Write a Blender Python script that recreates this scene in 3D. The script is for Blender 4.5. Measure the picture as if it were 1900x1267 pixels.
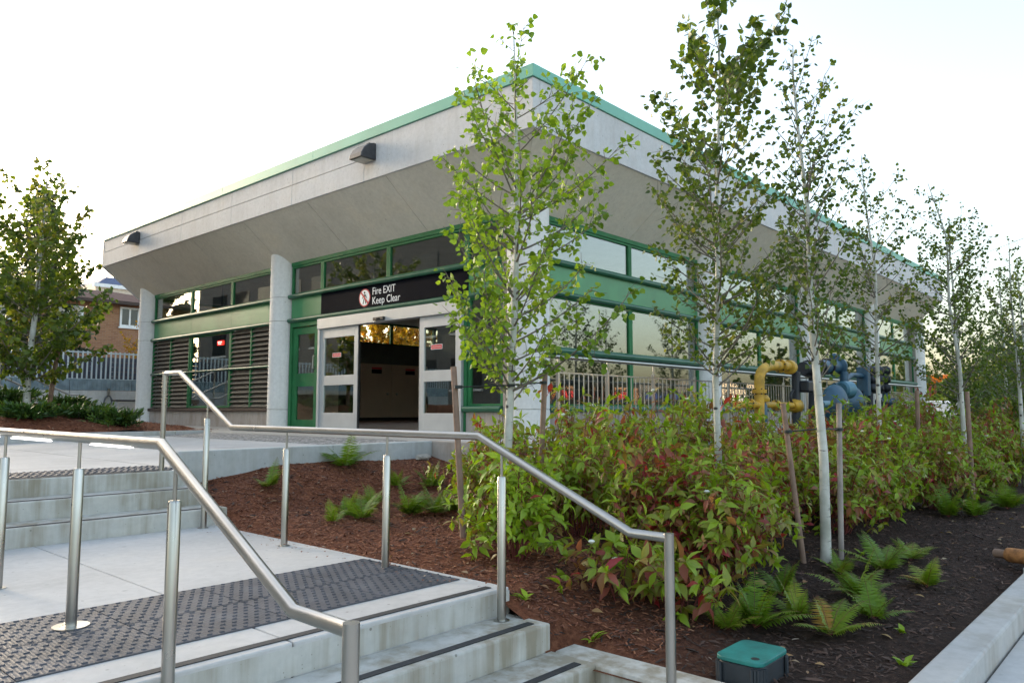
import bpy, bmesh, math, random
import numpy as np
from mathutils import Vector, Matrix
for _o in list(bpy.data.objects): bpy.data.objects.remove(_o, do_unlink=True)
SC = bpy.context.scene; COL = SC.collection
R = math.radians
# ------------------------------------------------------------------ camera
EYE = 1.09; YAW = R(41.95); PITCH = R(5.145); FPX = 1405.0
cam = bpy.data.cameras.new('camera'); camo = bpy.data.objects.new('camera', cam); COL.objects.link(camo)
cam.sensor_width = 36; cam.lens = 36 * FPX / 1900; cam.clip_end = 3000; cam.clip_start = .05
camo.location = (0, 0, EYE); camo.rotation_euler = (R(90) + PITCH, 0, YAW - R(90)); SC.camera = camo
# ------------------------------------------------------------------ sky, sun, exposure
SUN_EL, SUN_AZ = R(9), R(97)            # azimuth measured from +X, counter-clockwise
w = bpy.data.worlds.new('World'); SC.world = w; w.use_nodes = True
nt = w.node_tree; bg = nt.nodes['Background']
sky = nt.nodes.new('ShaderNodeTexSky'); sky.sky_type = 'NISHITA'; sky.sun_disc = False
sky.sun_elevation = SUN_EL; sky.sun_rotation = R(90) - SUN_AZ
sky.air_density = 1.0; sky.dust_density = 4.0; sky.ozone_density = 1.0
hz = nt.nodes.new('ShaderNodeHueSaturation'); hz.inputs['Saturation'].default_value = .78; hz.inputs['Value'].default_value = 1.0
nt.links.new(sky.outputs[0], hz.inputs['Color']); nt.links.new(hz.outputs[0], bg.inputs[0]); bg.inputs[1].default_value = .15
sl = bpy.data.lights.new('sun', 'SUN'); so = bpy.data.objects.new('sun', sl); COL.objects.link(so)
sl.energy = .55; sl.angle = R(20); sl.color = (1, .9, .78)
so.rotation_euler = Vector((-math.cos(SUN_EL)*math.cos(SUN_AZ), -math.cos(SUN_EL)*math.sin(SUN_AZ), -math.sin(SUN_EL))).to_track_quat('-Z', 'Y').to_euler()
vs = SC.view_settings; vs.view_transform = 'Standard'; vs.look = 'None'; vs.gamma = 1; vs.use_curve_mapping = False
vs.exposure = 2.5
SC.render.engine = 'CYCLES'; SC.cycles.use_denoising = True; SC.cycles.max_bounces = 8; SC.cycles.transparent_max_bounces = 16
SC.cycles.sample_clamp_indirect = 6
# ------------------------------------------------------------------ pixel -> place helpers (photo 1900 x 1267)
_fw = np.array([math.cos(YAW), math.sin(YAW), 0]); _rt = np.array([math.sin(YAW), -math.cos(YAW), 0]); _up = np.array([0, 0, 1.])
_cf = _fw*math.cos(PITCH)+_up*math.sin(PITCH); _cu = -_fw*math.sin(PITCH)+_up*math.cos(PITCH)
def _ray(x, y): return _cf*FPX+_rt*(x-950)+_cu*(633.5-y)
def onz(x, y, z): d = _ray(x, y); return np.array([0, 0, EYE])+d*((z-EYE)/d[2])
def onx(x, y, X): d = _ray(x, y); return np.array([0, 0, EYE])+d*(X/d[0])
def ony(x, y, Y): d = _ray(x, y); return np.array([0, 0, EYE])+d*(Y/d[1])
rng = np.random.default_rng(7); random.seed(7)
# ------------------------------------------------------------------ materials
MAT = {}
def newmat(name):
    m = bpy.data.materials.new(name); m.use_nodes = True; MAT[name] = m
    return m, m.node_tree, m.node_tree.nodes['Principled BSDF']
def N(nt, t, **kw):
    n = nt.nodes.new(t)
    for k, v in kw.items():
        if hasattr(n, k): setattr(n, k, v)
    return n
def ramp(nt, src, stops):
    r = N(nt, 'ShaderNodeValToRGB'); e = r.color_ramp.elements
    while len(e) < len(stops): e.new(.5)
    for i, (p, c) in enumerate(stops):
        e[i].position = p; e[i].color = (*c, 1) if len(c) == 3 else c
    nt.links.new(src, r.inputs[0]); return r.outputs[0]
def pos(nt, scale=(1, 1, 1)):
    g = N(nt, 'ShaderNodeNewGeometry'); m = N(nt, 'ShaderNodeMapping'); m.inputs['Scale'].default_value = scale
    nt.links.new(g.outputs['Position'], m.inputs['Vector']); return m.outputs[0]
def noise(nt, vec, scale, detail=5, rough=.55):
    n = N(nt, 'ShaderNodeTexNoise'); n.inputs['Scale'].default_value = scale; n.inputs['Detail'].default_value = detail; n.inputs['Roughness'].default_value = rough
    nt.links.new(vec, n.inputs['Vector']); return n.outputs['Fac']
def mixc(nt, fac, a, b, mode='MIX'):
    m = N(nt, 'ShaderNodeMix', data_type='RGBA', blend_type=mode)
    for s, v in ((0, fac), (6, a), (7, b)):
        if hasattr(v, 'is_linked') or hasattr(v, 'links'): nt.links.new(v, m.inputs[s])
        else: m.inputs[s].default_value = v if s == 0 else (*v, 1)
    return m.outputs[2]
def bump(nt, b, h, strength, dist=.01):
    n = N(nt, 'ShaderNodeBump'); n.inputs['Strength'].default_value = strength; n.inputs['Distance'].default_value = dist
    nt.links.new(h, n.inputs['Height']); nt.links.new(n.outputs[0], b.inputs['Normal'])
def plain(name, col, rough=.5, metal=0, var=.12, vscale=3, spec=None, bmp=0, bscale=60):
    m, nt, b = newmat(name); b.inputs['Roughness'].default_value = rough; b.inputs['Metallic'].default_value = metal
    p = pos(nt); n = noise(nt, p, vscale)
    c0 = tuple(max(0, c*(1-var)) for c in col); c1 = tuple(min(1, c*(1+var)) for c in col)
    nt.links.new(ramp(nt, n, [(.3, c0), (.7, c1)]), b.inputs['Base Color'])
    if spec is not None: b.inputs['Specular IOR Level'].default_value = spec
    if bmp: bump(nt, b, noise(nt, p, bscale, 3), bmp)
    return m
def concrete(name, base, streak=0., pit=.5, warm=(1, .96, .9), blot=.14, rough=.8):
    m, nt, b = newmat(name); b.inputs['Roughness'].default_value = rough; b.inputs['Specular IOR Level'].default_value = .3
    p = pos(nt)
    big = noise(nt, p, .9, 4); fine = noise(nt, p, 14, 6, .65)
    c = ramp(nt, big, [(.25, tuple(x*(1-blot) for x in base)), (.55, base), (.8, tuple(x*(1+blot*.6)*y for x, y in zip(base, warm)))])
    f = ramp(nt, fine, [(.25, (.86, .86, .86)), (.6, (1, 1, 1))])
    c = mixc(nt, 1.0, c, f, 'MULTIPLY')
    # pits: small dark pores
    v = N(nt, 'ShaderNodeTexVoronoi'); v.inputs['Scale'].default_value = 7; nt.links.new(p, v.inputs['Vector'])
    v2 = N(nt, 'ShaderNodeTexVoronoi'); v2.inputs['Scale'].default_value = 23; nt.links.new(p, v2.inputs['Vector'])
    a1 = ramp(nt, v.outputs['Distance'], [(.045, (.35, .33, .3)), (.075, (1, 1, 1))])
    a2 = ramp(nt, v2.outputs['Distance'], [(.06, (.5, .48, .45)), (.1, (1, 1, 1))])
    c = mixc(nt, pit, c, mixc(nt, 1.0, a1, a2, 'MULTIPLY'), 'MULTIPLY')
    # worn dirt patches and flattened gum spots
    dn = noise(nt, p, 2.3, 7, .7); c = mixc(nt, ramp(nt, dn, [(.54, (0, 0, 0)), (.78, (.4,)*3)]), c, tuple(x*.72 for x in base))
    v3 = N(nt, 'ShaderNodeTexVoronoi'); v3.inputs['Scale'].default_value = 2.6; nt.links.new(p, v3.inputs['Vector'])
    c = mixc(nt, ramp(nt, v3.outputs['Distance'], [(.035, (.5,)*3), (.06, (0, 0, 0))]), c, tuple(x*.45 for x in base))
    if streak:
        s = noise(nt, pos(nt, (9, 9, .55)), 1.0, 4, .6); s2 = noise(nt, pos(nt, (2.2, 2.2, 1.5)), 1.0, 3)
        sm = N(nt, 'ShaderNodeMath', operation='MULTIPLY'); nt.links.new(s, sm.inputs[0]); nt.links.new(s2, sm.inputs[1])
        sr = ramp(nt, sm.outputs[0], [(.21, (0, 0, 0)), (.38, (1, 1, 1))])
        mm = N(nt, 'ShaderNodeMath', operation='MULTIPLY'); nt.links.new(sr, mm.inputs[0]); mm.inputs[1].default_value = streak
        c = mixc(nt, mm.outputs[0], c, (base[0]*.52, base[1]*.46, base[2]*.36))
    nt.links.new(c, b.inputs['Base Color'])
    h = mixc(nt, .5, fine, v2.outputs['Distance']); bump(nt, b, h, .25, .006)
    return m
concrete('conc_walk', (.51, .495, .475), 0, .6, blot=.2)
concrete('conc_step', (.50, .49, .45), .9, .8)
concrete('conc_wall', (.47, .48, .47), .35, .6)
concrete('conc_fascia', (.60, .59, .58), .16, .8, blot=.10)
concrete('conc_soffit', (.69, .64, .54), .12, .6, blot=.10)
concrete('conc_base', (.42, .37, .33), .6, .6)
concrete('conc_col', (.73, .72, .69), .12, .3, blot=.07)
concrete('conc_kerb', (.47, .46, .44), .4, .35)
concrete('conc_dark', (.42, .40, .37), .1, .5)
concrete('asphalt', (.07, .07, .072), 0, .2)
plain('green', (.028, .15, .055), .55, 0, .18, 2.2, spec=.2, bmp=.05)
plain('green_rail', (.018, .10, .055), .32, 0, .15, 3)
plain('green_panel', (.06, .23, .095), .38, 0, .2, 1.2, spec=.4)
plain('copper', (.16, .42, .31), .5, 0, .12, .7)
plain('alum', (.50, .51, .51), .42, .3, .06, 3)
plain('louvre', (.13, .115, .092), .65, 0, .2, 5, spec=.15)
plain('black_sign', (.006, .007, .011), .7, 0, .1, 3, spec=.03)
plain('white_print', (.82, .82, .82), .5, 0, .02)
plain('red_print', (.55, .03, .04), .45, 0, .05)
plain('black_plastic', (.014, .014, .016), .45, 0, .2, 8)
plain('lamp_metal', (.05, .05, .055), .5, .2, .25, 9)
plain('lamp_lens', (.34, .33, .28), .3, 0, .1, 20)
plain('tactile', (.075, .077, .088), .55, 0, .3, 5, spec=.2)
plain('strip', (.02, .021, .024), .7, 0, .3, 30)
plain('stake', (.24, .155, .11), .85, 0, .3, 6, bmp=.4)
plain('stake_grey', (.33, .28, .25), .85, 0, .25, 6, bmp=.4)
plain('tie', (.015, .02, .018), .6, 0, .2)
plain('yellow_pipe', (.52, .30, .025), .5, 0, .35, 7)
plain('blue_metal', (.026, .08, .13), .42, .1, .25, 6)
plain('blue_light', (.07, .19, .26), .42, .1, .2, 6)
plain('dark_metal', (.018, .022, .03), .45, .2, .2, 6)
plain('teal', (.010, .155, .135), .5, 0, .3, 9, bmp=.15)
plain('box_body', (.02, .026, .032), .6, 0, .3, 8)
plain('brown_dark', (.05, .03, .022), .7)
plain('cabinet', (.58, .43, .34), .55, 0, .08, 1)
plain('floor_red', (.26, .10, .075), .35, 0, .25, 3)
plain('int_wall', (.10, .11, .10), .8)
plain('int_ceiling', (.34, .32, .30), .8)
plain('fence_grey', (.50, .58, .62), .4, .3, .1, 2)
plain('fence_panel', (.20, .27, .31), .45, .3, .25, 4)
plain('fence_back', (.05, .055, .075), .8)
plain('roof_brown', (.10, .062, .06), .95, 0, .25, 5, spec=.05, bmp=.4, bscale=8)
plain('white_frame', (.72, .72, .70), .5)
plain('house_blind', (.42, .40, .34), .7)
plain('dark_glass', (.02, .025, .03), .08, 0, .1)
plain('beige_stone', (.55, .46, .36), .8)
plain('blue_roof', (.10, .12, .20), .7)
plain('bark_brown', (.10, .085, .07), .9, 0, .3, 20, bmp=.5)
plain('branch', (.17, .145, .115), .8, 0, .35, 9)
plain('twig', (.13, .10, .075), .8, 0, .3, 20)
plain('stem_red', (.16, .035, .03), .6, 0, .3, 10)
plain('rock', (.38, .34, .29), .9, 0, .25, 12, bmp=.5)
plain('log', (.34, .15, .05), .8, 0, .5, 18, bmp=.4)
plain('hose', (.10, .11, .12), .5)
plain('timber', (.30, .22, .17), .8, 0, .3, 6)
plain('white_paint', (.78, .78, .77), .3)
plain('orange_paint', (.65, .16, .015), .3)
plain('yellow_paint', (.68, .38, .02), .3)
plain('blue_paint', (.03, .06, .25), .35)
plain('red_paint', (.5, .03, .02), .35)
plain('tyre', (.02, .02, .02), .8)
plain('pole', (.35, .36, .36), .5, .3)
plain('block_grey', (.13, .125, .12), .85)
plain('flower', (.75, .76, .68), .7)
def steel():
    m, nt, b = newmat('steel'); b.inputs['Metallic'].default_value = 1; b.inputs['Base Color'].default_value = (.60, .585, .55, 1)
    n = noise(nt, pos(nt, (6, 6, 6)), 1, 3); nt.links.new(ramp(nt, n, [(.3, (.27,)*3), (.7, (.32,)*3)]), b.inputs['Roughness'])
    n2 = noise(nt, pos(nt), 2.5, 4); nt.links.new(ramp(nt, n2, [(.3, (.36, .35, .325)), (.7, (.47, .455, .425))]), b.inputs['Base Color'])
steel()
def glass(name, tint, refl):
    m, nt, b = newmat(name); out = nt.nodes['Material Output']; nt.nodes.remove(b)
    t = N(nt, 'ShaderNodeBsdfTransparent'); t.inputs[0].default_value = (*tint, 1)
    g = N(nt, 'ShaderNodeBsdfGlossy'); g.inputs['Roughness'].default_value = .015; g.inputs[0].default_value = (.95, .95, .93, 1)
    lw_ = N(nt, 'ShaderNodeLayerWeight'); lw_.inputs[0].default_value = .5; f = N(nt, 'ShaderNodeMath', operation='POWER'); nt.links.new(lw_.outputs['Facing'], f.inputs[0]); f.inputs[1].default_value = 4.0
    a = N(nt, 'ShaderNodeMath', operation='ADD', use_clamp=True); nt.links.new(f.outputs[0], a.inputs[0]); a.inputs[1].default_value = refl
    wob = N(nt, 'ShaderNodeBump'); wob.inputs['Strength'].default_value = .05; wob.inputs['Distance'].default_value = .02
    nt.links.new(noise(nt, pos(nt), .8, 2), wob.inputs['Height']); nt.links.new(wob.outputs[0], g.inputs['Normal'])
    x = N(nt, 'ShaderNodeMixShader'); nt.links.new(a.outputs[0], x.inputs[0]); nt.links.new(t.outputs[0], x.inputs[1]); nt.links.new(g.outputs[0], x.inputs[2])
    nt.links.new(x.outputs[0], out.inputs[0])
glass('glass', (.80, .84, .80), .14); glass('glass_clear', (.8, .82, .8), .04)
def emit(name, col, s):
    m, nt, b = newmat(name); b.inputs['Base Color'].default_value = (*col, 1); b.inputs['Emission Color'].default_value = (*col, 1); b.inputs['Emission Strength'].default_value = s
emit('led', (1, .97, .92), 1.1); emit('red_lit', (1, .03, .02), .8); emit('white_lit', (1, .9, .85), .8); emit('green_lit', (.02, .5, .2), .5); emit('orange_lit', (1, .25, .03), .6)
def leafmat(name, stops, trans=.4, rough=.45, backdark=.85):
    m, nt, b = newmat(name); out = nt.nodes['Material Output']
    a = N(nt, 'ShaderNodeAttribute'); a.attribute_name = 'rnd'
    c = ramp(nt, a.outputs['Fac'], stops)
    b.inputs['Roughness'].default_value = rough; b.inputs['Specular IOR Level'].default_value = .45
    nt.links.new(c, b.inputs['Base Color'])
    t = N(nt, 'ShaderNodeBsdfTranslucent')
    nt.links.new(mixc(nt, 1.0, c, (1.5, 1.55, .7), 'MULTIPLY'), t.inputs[0])
    x = N(nt, 'ShaderNodeMixShader'); x.inputs[0].default_value = trans
    nt.links.new(b.outputs[0], x.inputs[1]); nt.links.new(t.outputs[0], x.inputs[2]); nt.links.new(x.outputs[0], out.inputs[0])
leafmat('leaf_aspen', [(0, (.075, .14, .010)), (.4, (.14, .235, .016)), (.8, (.22, .32, .025)), (1, (.31, .38, .045))])
leafmat('leaf_dark', [(0, (.035, .065, .010)), (.45, (.075, .12, .014)), (.85, (.14, .18, .02)), (1, (.21, .20, .035))])
leafmat('leaf_dogwood', [(0, (.25, .37, .018)), (.22, (.19, .29, .015)), (.45, (.21, .225, .025)), (.63, (.25, .15, .045)), (.8, (.28, .09, .05)), (.93, (.27, .05, .04)), (1, (.32, .03, .035))], .33)
leafmat('leaf_fern', [(0, (.10, .19, .010)), (.6, (.17, .26, .016)), (.9, (.28, .30, .025)), (1, (.36, .20, .03))], .3)
leafmat('leaf_juniper', [(0, (.02, .055, .012)), (.6, (.045, .10, .015)), (1, (.10, .16, .02))], .2)
leafmat('leaf_autumn', [(0, (.20, .17, .02)), (.4, (.36, .22, .02)), (.8, (.45, .20, .02)), (1, (.10, .14, .02))], .45)
leafmat('leaf_far', [(0, (.015, .035, .01)), (.6, (.035, .065, .013)), (.9, (.07, .10, .018)), (1, (.13, .13, .02))], .3)
leafmat('leaf_spruce', [(0, (.014, .03, .014)), (.6, (.035, .06, .022)), (1, (.08, .085, .04))], .15)
leafmat('mulch_chip', [(0, (.07, .026, .015)), (.5, (.21, .075, .038)), (.85, (.33, .135, .065)), (.95, (.42, .24, .14)), (1, (.5, .40, .30))], 0, .9)
leafmat('soil_chip', [(0, (.02, .014, .012)), (.6, (.07, .04, .028)), (.93, (.15, .085, .06)), (1, (.36, .30, .24))], 0, .9)
def mulchmat():
    m, nt, b = newmat('mulch'); b.inputs['Roughness'].default_value = .95; b.inputs['Specular IOR Level'].default_value = .15
    p = pos(nt); n = noise(nt, p, 22, 8, .75); n2 = noise(nt, p, 90, 4, .7)
    br = ramp(nt, n, [(.3, (.045, .016, .009)), (.5, (.17, .06, .03)), (.68, (.28, .115, .06))])
    dk = ramp(nt, n, [(.3, (.012, .009, .008)), (.55, (.045, .027, .02)), (.72, (.09, .055, .04))])
    sx = N(nt, 'ShaderNodeSeparateXYZ'); nt.links.new(p, sx.inputs[0])
    a = N(nt, 'ShaderNodeMath', operation='MULTIPLY_ADD'); nt.links.new(sx.outputs[1], a.inputs[0]); a.inputs[1].default_value = -.9; nt.links.new(sx.outputs[0], a.inputs[2])
    a2 = N(nt, 'ShaderNodeMath', operation='MULTIPLY_ADD'); nt.links.new(noise(nt, p, 1.3, 4), a2.inputs[0]); a2.inputs[1].default_value = 2.4; nt.links.new(a.outputs[0], a2.inputs[2])
    f = ramp(nt, a2.outputs[0], [(0, (0, 0, 0)), (1, (1, 1, 1))]); f.node.color_ramp.elements[0].position = 0
    mr = N(nt, 'ShaderNodeMapRange'); mr.inputs[1].default_value = 2.0; mr.inputs[2].default_value = 3.8; nt.links.new(a2.outputs[0], mr.inputs[0])
    nt.links.new(mixc(nt, mr.outputs[0], br, dk), b.inputs['Base Color'])
    bump(nt, b, mixc(nt, .5, n, n2), .9, .03)
mulchmat()
def barkmat():
    m, nt, b = newmat('bark'); b.inputs['Roughness'].default_value = .7
    p = pos(nt, (3, 3, 26)); n = noise(nt, p, 1.6, 4, .6); n2 = noise(nt, pos(nt), 6, 4); n3 = noise(nt, pos(nt), 1.7, 3)
    c = ramp(nt, n2, [(.3, (.36, .36, .30)), (.7, (.60, .59, .53))])
    k = ramp(nt, n, [(.63, (0, 0, 0)), (.69, (1, 1, 1))])
    c = mixc(nt, k, c, (.05, .045, .04))
    v = N(nt, 'ShaderNodeTexVoronoi'); v.inputs['Scale'].default_value = 5.5; nt.links.new(pos(nt, (1, 1, 1.4)), v.inputs['Vector'])
    k2 = ramp(nt, v.outputs['Distance'], [(.10, (1, 1, 1)), (.16, (0, 0, 0))])
    c = mixc(nt, k2, c, (.035, .03, .028))
    nt.links.new(c, b.inputs['Base Color']); bump(nt, b, n, .3, .004)
barkmat()
def gravelmat():
    m, nt, b = newmat('gravel'); b.inputs['Roughness'].default_value = .9
    v = N(nt, 'ShaderNodeTexVoronoi'); v.inputs['Scale'].default_value = 26; nt.links.new(pos(nt), v.inputs['Vector'])
    s = N(nt, 'ShaderNodeSeparateColor'); nt.links.new(v.outputs['Color'], s.inputs[0])
    nt.links.new(ramp(nt, s.outputs[0], [(.0, (.10, .10, .10)), (.6, (.26, .25, .24)), (1, (.45, .44, .42))]), b.inputs['Base Color'])
    bump(nt, b, v.outputs['Distance'], .8, .02)
gravelmat()
def brickmat():
    m, nt, b = newmat('brick'); b.inputs['Roughness'].default_value = .9
    t = N(nt, 'ShaderNodeTexBrick'); t.inputs['Scale'].default_value = 1; t.inputs['Brick Width'].default_value = .24; t.inputs['Row Height'].default_value = .08; t.inputs['Mortar Size'].default_value = .006
    t.inputs['Color1'].default_value = (.34, .17, .085, 1); t.inputs['Color2'].default_value = (.26, .12, .06, 1); t.inputs['Mortar'].default_value = (.30, .22, .16, 1)
    g = N(nt, 'ShaderNodeNewGeometry'); s = N(nt, 'ShaderNodeSeparateXYZ'); c = N(nt, 'ShaderNodeCombineXYZ'); ad = N(nt, 'ShaderNodeMath', operation='ADD')
    nt.links.new(g.outputs['Position'], s.inputs[0]); nt.links.new(s.outputs[0], ad.inputs[0]); nt.links.new(s.outputs[1], ad.inputs[1])
    nt.links.new(ad.outputs[0], c.inputs[0]); nt.links.new(s.outputs[2], c.inputs[1]); nt.links.new(c.outputs[0], t.inputs['Vector'])
    nt.links.new(t.outputs[0], b.inputs['Base Color'])
brickmat()
# ------------------------------------------------------------------ mesh helpers
class MB:
    def __init__(s): s.v = []; s.f = []
    def add(s, v, f):
        k = len(s.v); s.v += [tuple(map(float, p)) for p in v]; s.f += [tuple(i+k for i in q) for q in f]; return s
    def box(s, x0, x1, y0, y1, z0, z1):
        x0, x1 = min(x0, x1), max(x0, x1); y0, y1 = min(y0, y1), max(y0, y1); z0, z1 = min(z0, z1), max(z0, z1)
        v = [(x0,y0,z0),(x1,y0,z0),(x1,y1,z0),(x0,y1,z0),(x0,y0,z1),(x1,y0,z1),(x1,y1,z1),(x0,y1,z1)]
        return s.add(v, [(0,3,2,1),(4,5,6,7),(0,1,5,4),(1,2,6,5),(2,3,7,6),(3,0,4,7)])
    def prism(s, poly, axis, a, b):
        """poly: list of 2D points; axis 'x','y','z' extruded from a to b"""
        def mk(p, t): return {'x': (t, p[0], p[1]), 'y': (p[0], t, p[1]), 'z': (p[0], p[1], t)}[axis]
        n = len(poly); v = [mk(p, a) for p in poly]+[mk(p, b) for p in poly]
        f = [tuple(range(n))[::-1], tuple(range(n, 2*n))]+[(i, (i+1) % n, n+(i+1) % n, n+i) for i in range(n)]
        return s.add(v, f)
    def tube(s, pts, r, n=10, caps=True):
        pts = [Vector(p) for p in pts]; m = len(pts); rr = r if hasattr(r, '__len__') else [r]*m
        d = [(pts[min(i+1, m-1)]-pts[max(i-1, 0)]).normalized() for i in range(m)]
        u = d[0].orthogonal().normalized(); v = []; 
        for i in range(m):
            u = (u-d[i]*u.dot(d[i])); u = u.normalized() if u.length > 1e-6 else d[i].orthogonal().normalized()
            w2 = d[i].cross(u); k = 1.0
            if 0 < i < m-1:
                a = (pts[i]-pts[i-1]).normalized(); c = max(.5, a.dot(d[i])); k = 1/c
                bis = ((pts[i+1]-pts[i]).normalized()-a)
                if bis.length > 1e-5:
                    bis.normalize()
                    for j in range(n):
                        t = 2*math.pi*j/n; o = (u*math.cos(t)+w2*math.sin(t))*rr[i]; q = o.dot(bis); o += bis*q*(k-1); v.append(pts[i]+o)
                    continue
            for j in range(n):
                t = 2*math.pi*j/n; v.append(pts[i]+(u*math.cos(t)+w2*math.sin(t))*rr[i])
        f = [(i*n+j, i*n+(j+1) % n, (i+1)*n+(j+1) % n, (i+1)*n+j) for i in range(m-1) for j in range(n)]
        if caps: f += [tuple(range(n))[::-1], tuple(range((m-1)*n, m*n))]
        return s.add(v, f)
    def lathe(s, prof, c, axis=(0, 0, 1), n=20):
        """prof: list of (r, h) along axis from point c"""
        a = Vector(axis).normalized(); u = a.orthogonal().normalized(); w2 = a.cross(u); c = Vector(c); v = []
        for r, h in prof:
            for j in range(n):
                t = 2*math.pi*j/n; v.append(c+a*h+(u*math.cos(t)+w2*math.sin(t))*max(r, 1e-4))
        m = len(prof)
        f = [(i*n+j, i*n+(j+1) % n, (i+1)*n+(j+1) % n, (i+1)*n+j) for i in range(m-1) for j in range(n)]+[tuple(range(n))[::-1], tuple(range((m-1)*n, m*n))]
        return s.add(v, f)
    def build(s, name, mat, parent=None, bevel=0, smooth=False, seg=2):
        o = link(name, mesh(name, s.v, s.f, mat, parent, smooth), parent)
        if bevel:
            b = o.modifiers.new('bevel', 'BEVEL'); b.width = bevel; b.segments = seg; b.limit_method = 'ANGLE'; b.angle_limit = R(35)
        return o
def wloc(p):
    l = Vector((0, 0, 0))
    while p is not None: l += p.location; p = p.parent
    return l
def mesh(name, v, f, mat, parent=None, smooth=False):
    me = bpy.data.meshes.new(name); l = wloc(parent)
    me.from_pydata([(p[0]-l.x, p[1]-l.y, p[2]-l.z) for p in v], [], f)
    if mat: me.materials.append(MAT[mat])
    if smooth:
        me.shade_smooth()
        try: me.set_sharp_from_angle(angle=R(40))
        except Exception: pass
    me.update(); return me
def link(name, data, parent=None, loc=None):
    o = bpy.data.objects.new(name, data); COL.objects.link(o)
    if parent is not None: o.parent = parent
    if loc is not None: o.location = loc
    return o
def empty(name, loc): return link(name, None, None, tuple(map(float, loc)))
def tag(o, label=None, cat=None, group=None, kind=None):
    for k, v in (('label', label), ('category', cat), ('group', group), ('kind', kind)):
        if v: o[k] = v
    return o
def thing(name, loc, label, cat, group=None): return tag(empty(name, loc), label, cat, group)
def B(name, mat, parent, *box, bevel=0): return MB().box(*box).build(name, mat, parent, bevel)
def copytree(o, parent=None):
    c = o.copy(); COL.objects.link(c); c.parent = parent
    for ch in list(o.children): copytree(ch, c)
    return c
def bigmesh(name, V, F, rnd, mat, parent, kind='stuff', k=3, smooth=False):
    """V (n,3) world, F (m,k) faces, rnd (m,)"""
    me = bpy.data.meshes.new(name); l = wloc(parent); V = np.asarray(V, np.float32)-np.array(l, np.float32); F = np.asarray(F, np.int32)
    me.vertices.add(len(V)); me.vertices.foreach_set('co', V.ravel())
    me.loops.add(F.size); me.loops.foreach_set('vertex_index', F.ravel())
    me.polygons.add(len(F)); me.polygons.foreach_set('loop_start', np.arange(0, F.size, k, dtype=np.int32))
    if rnd is not None:
        a = me.attributes.new('rnd', 'FLOAT', 'FACE'); a.data.foreach_set('value', np.asarray(rnd, np.float32))
    me.materials.append(MAT[mat]); me.update(calc_edges=True)
    if smooth: me.shade_smooth()
    o = link(name, me, parent)
    if kind: o['kind'] = kind
    return o
def nrm(a): return a/np.maximum(np.linalg.norm(a, axis=-1, keepdims=True), 1e-9)
def leaves(name, P, D, U, S, tmpl, faces, rnd, mat, parent, rand=None):
    """P base pts, D leaf axis, U approx normal, S sizes; tmpl (k,3) x across, y along, z normal"""
    P, D, U = np.asarray(P, float), nrm(np.asarray(D, float)), np.asarray(U, float); S = np.asarray(S, float)
    X = nrm(np.cross(D, U)); Nn = np.cross(X, D); T = np.asarray(tmpl, float); n, k = len(P), len(T)
    V = P[:, None]+S[:, None, None]*(T[None, :, 0:1]*X[:, None]+T[None, :, 1:2]*D[:, None]+T[None, :, 2:3]*Nn[:, None])
    F = np.asarray(faces)[None]+(np.arange(n)*k)[:, None, None]
    return bigmesh(name, V.reshape(-1, 3), F.reshape(-1, 3), np.repeat(np.clip(rnd, 0, 1), len(faces)), mat, parent)
# aspen leaf: round with a point; dogwood leaf: ovate, folded and drooping
L_ASP = ([(0, 0, 0), (.36, .06, .05), (.5, .38, .08), (.3, .72, .04), (0, 1.02, -.06), (-.3, .72, .04), (-.5, .38, .08), (-.36, .06, .05), (0, .42, -.02)],
         [(8, 0, 1), (8, 1, 2), (8, 2, 3), (8, 3, 4), (8, 4, 5), (8, 5, 6), (8, 6, 7), (8, 7, 0)])
L_DOG = ([(0, 0, 0), (.17, .22, .06), (.24, .5, .07), (.13, .8, -.03), (0, 1.08, -.20), (-.13, .8, -.03), (-.24, .5, .07), (-.17, .22, .06), (0, .3, .0), (0, .68, -.03)],
         [(8, 0, 1), (8, 1, 2), (8, 2, 9), (9, 2, 3), (9, 3, 4), (9, 4, 5), (9, 5, 6), (9, 6, 8), (8, 6, 7), (8, 7, 0)])
L_QUAD = ([(-.5, 0, 0), (.5, 0, 0), (.35, 1, 0), (-.35, 1, 0)], [(0, 1, 2), (0, 2, 3)])
L_BLADE = ([(-.06, 0, 0), (.06, 0, 0), (.0, 1, 0)], [(0, 1, 2)])
#__BODY__
# ================================================================== ground, paving, steps
def struct(o, label=None): o['kind'] = 'structure'; return o
RIS = .158; UP = 3*RIS; LOW = -3*.155
struct(MB().add([(-900, -900, LOW-.03), (900, -900, LOW-.03), (900, 900, LOW-.03), (-900, 900, LOW-.03)], [(0, 1, 2, 3)]).build('ground', 'conc_dark'))
lp = struct(link('lower_pavement', None))
B('slab', 'conc_walk', lp, -6, 3.5, -6, 2.22, LOW-.2, LOW, bevel=.006)
lp2 = struct(link('sidewalk', None))
for i in range(14):
    x0 = 3.55+i*1.9-1.1
    B('slab', 'conc_walk', lp2, max(x0, 3.51), x0+1.893, -2.2, .985, LOW-.15, LOW+.0005*(i % 3), bevel=.006)
B('kerb', 'conc_kerb', lp2, 2.4, 60, -2.4, -2.207, LOW-.2, LOW+.004, bevel=.01)
struct(MB().add([(-60, -12, LOW-.02), (300, -12, LOW-.02), (300, -2.4, LOW-.02), (-60, -2.4, LOW-.02)], [(0, 1, 2, 3)]).build('road', 'asphalt'))
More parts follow.
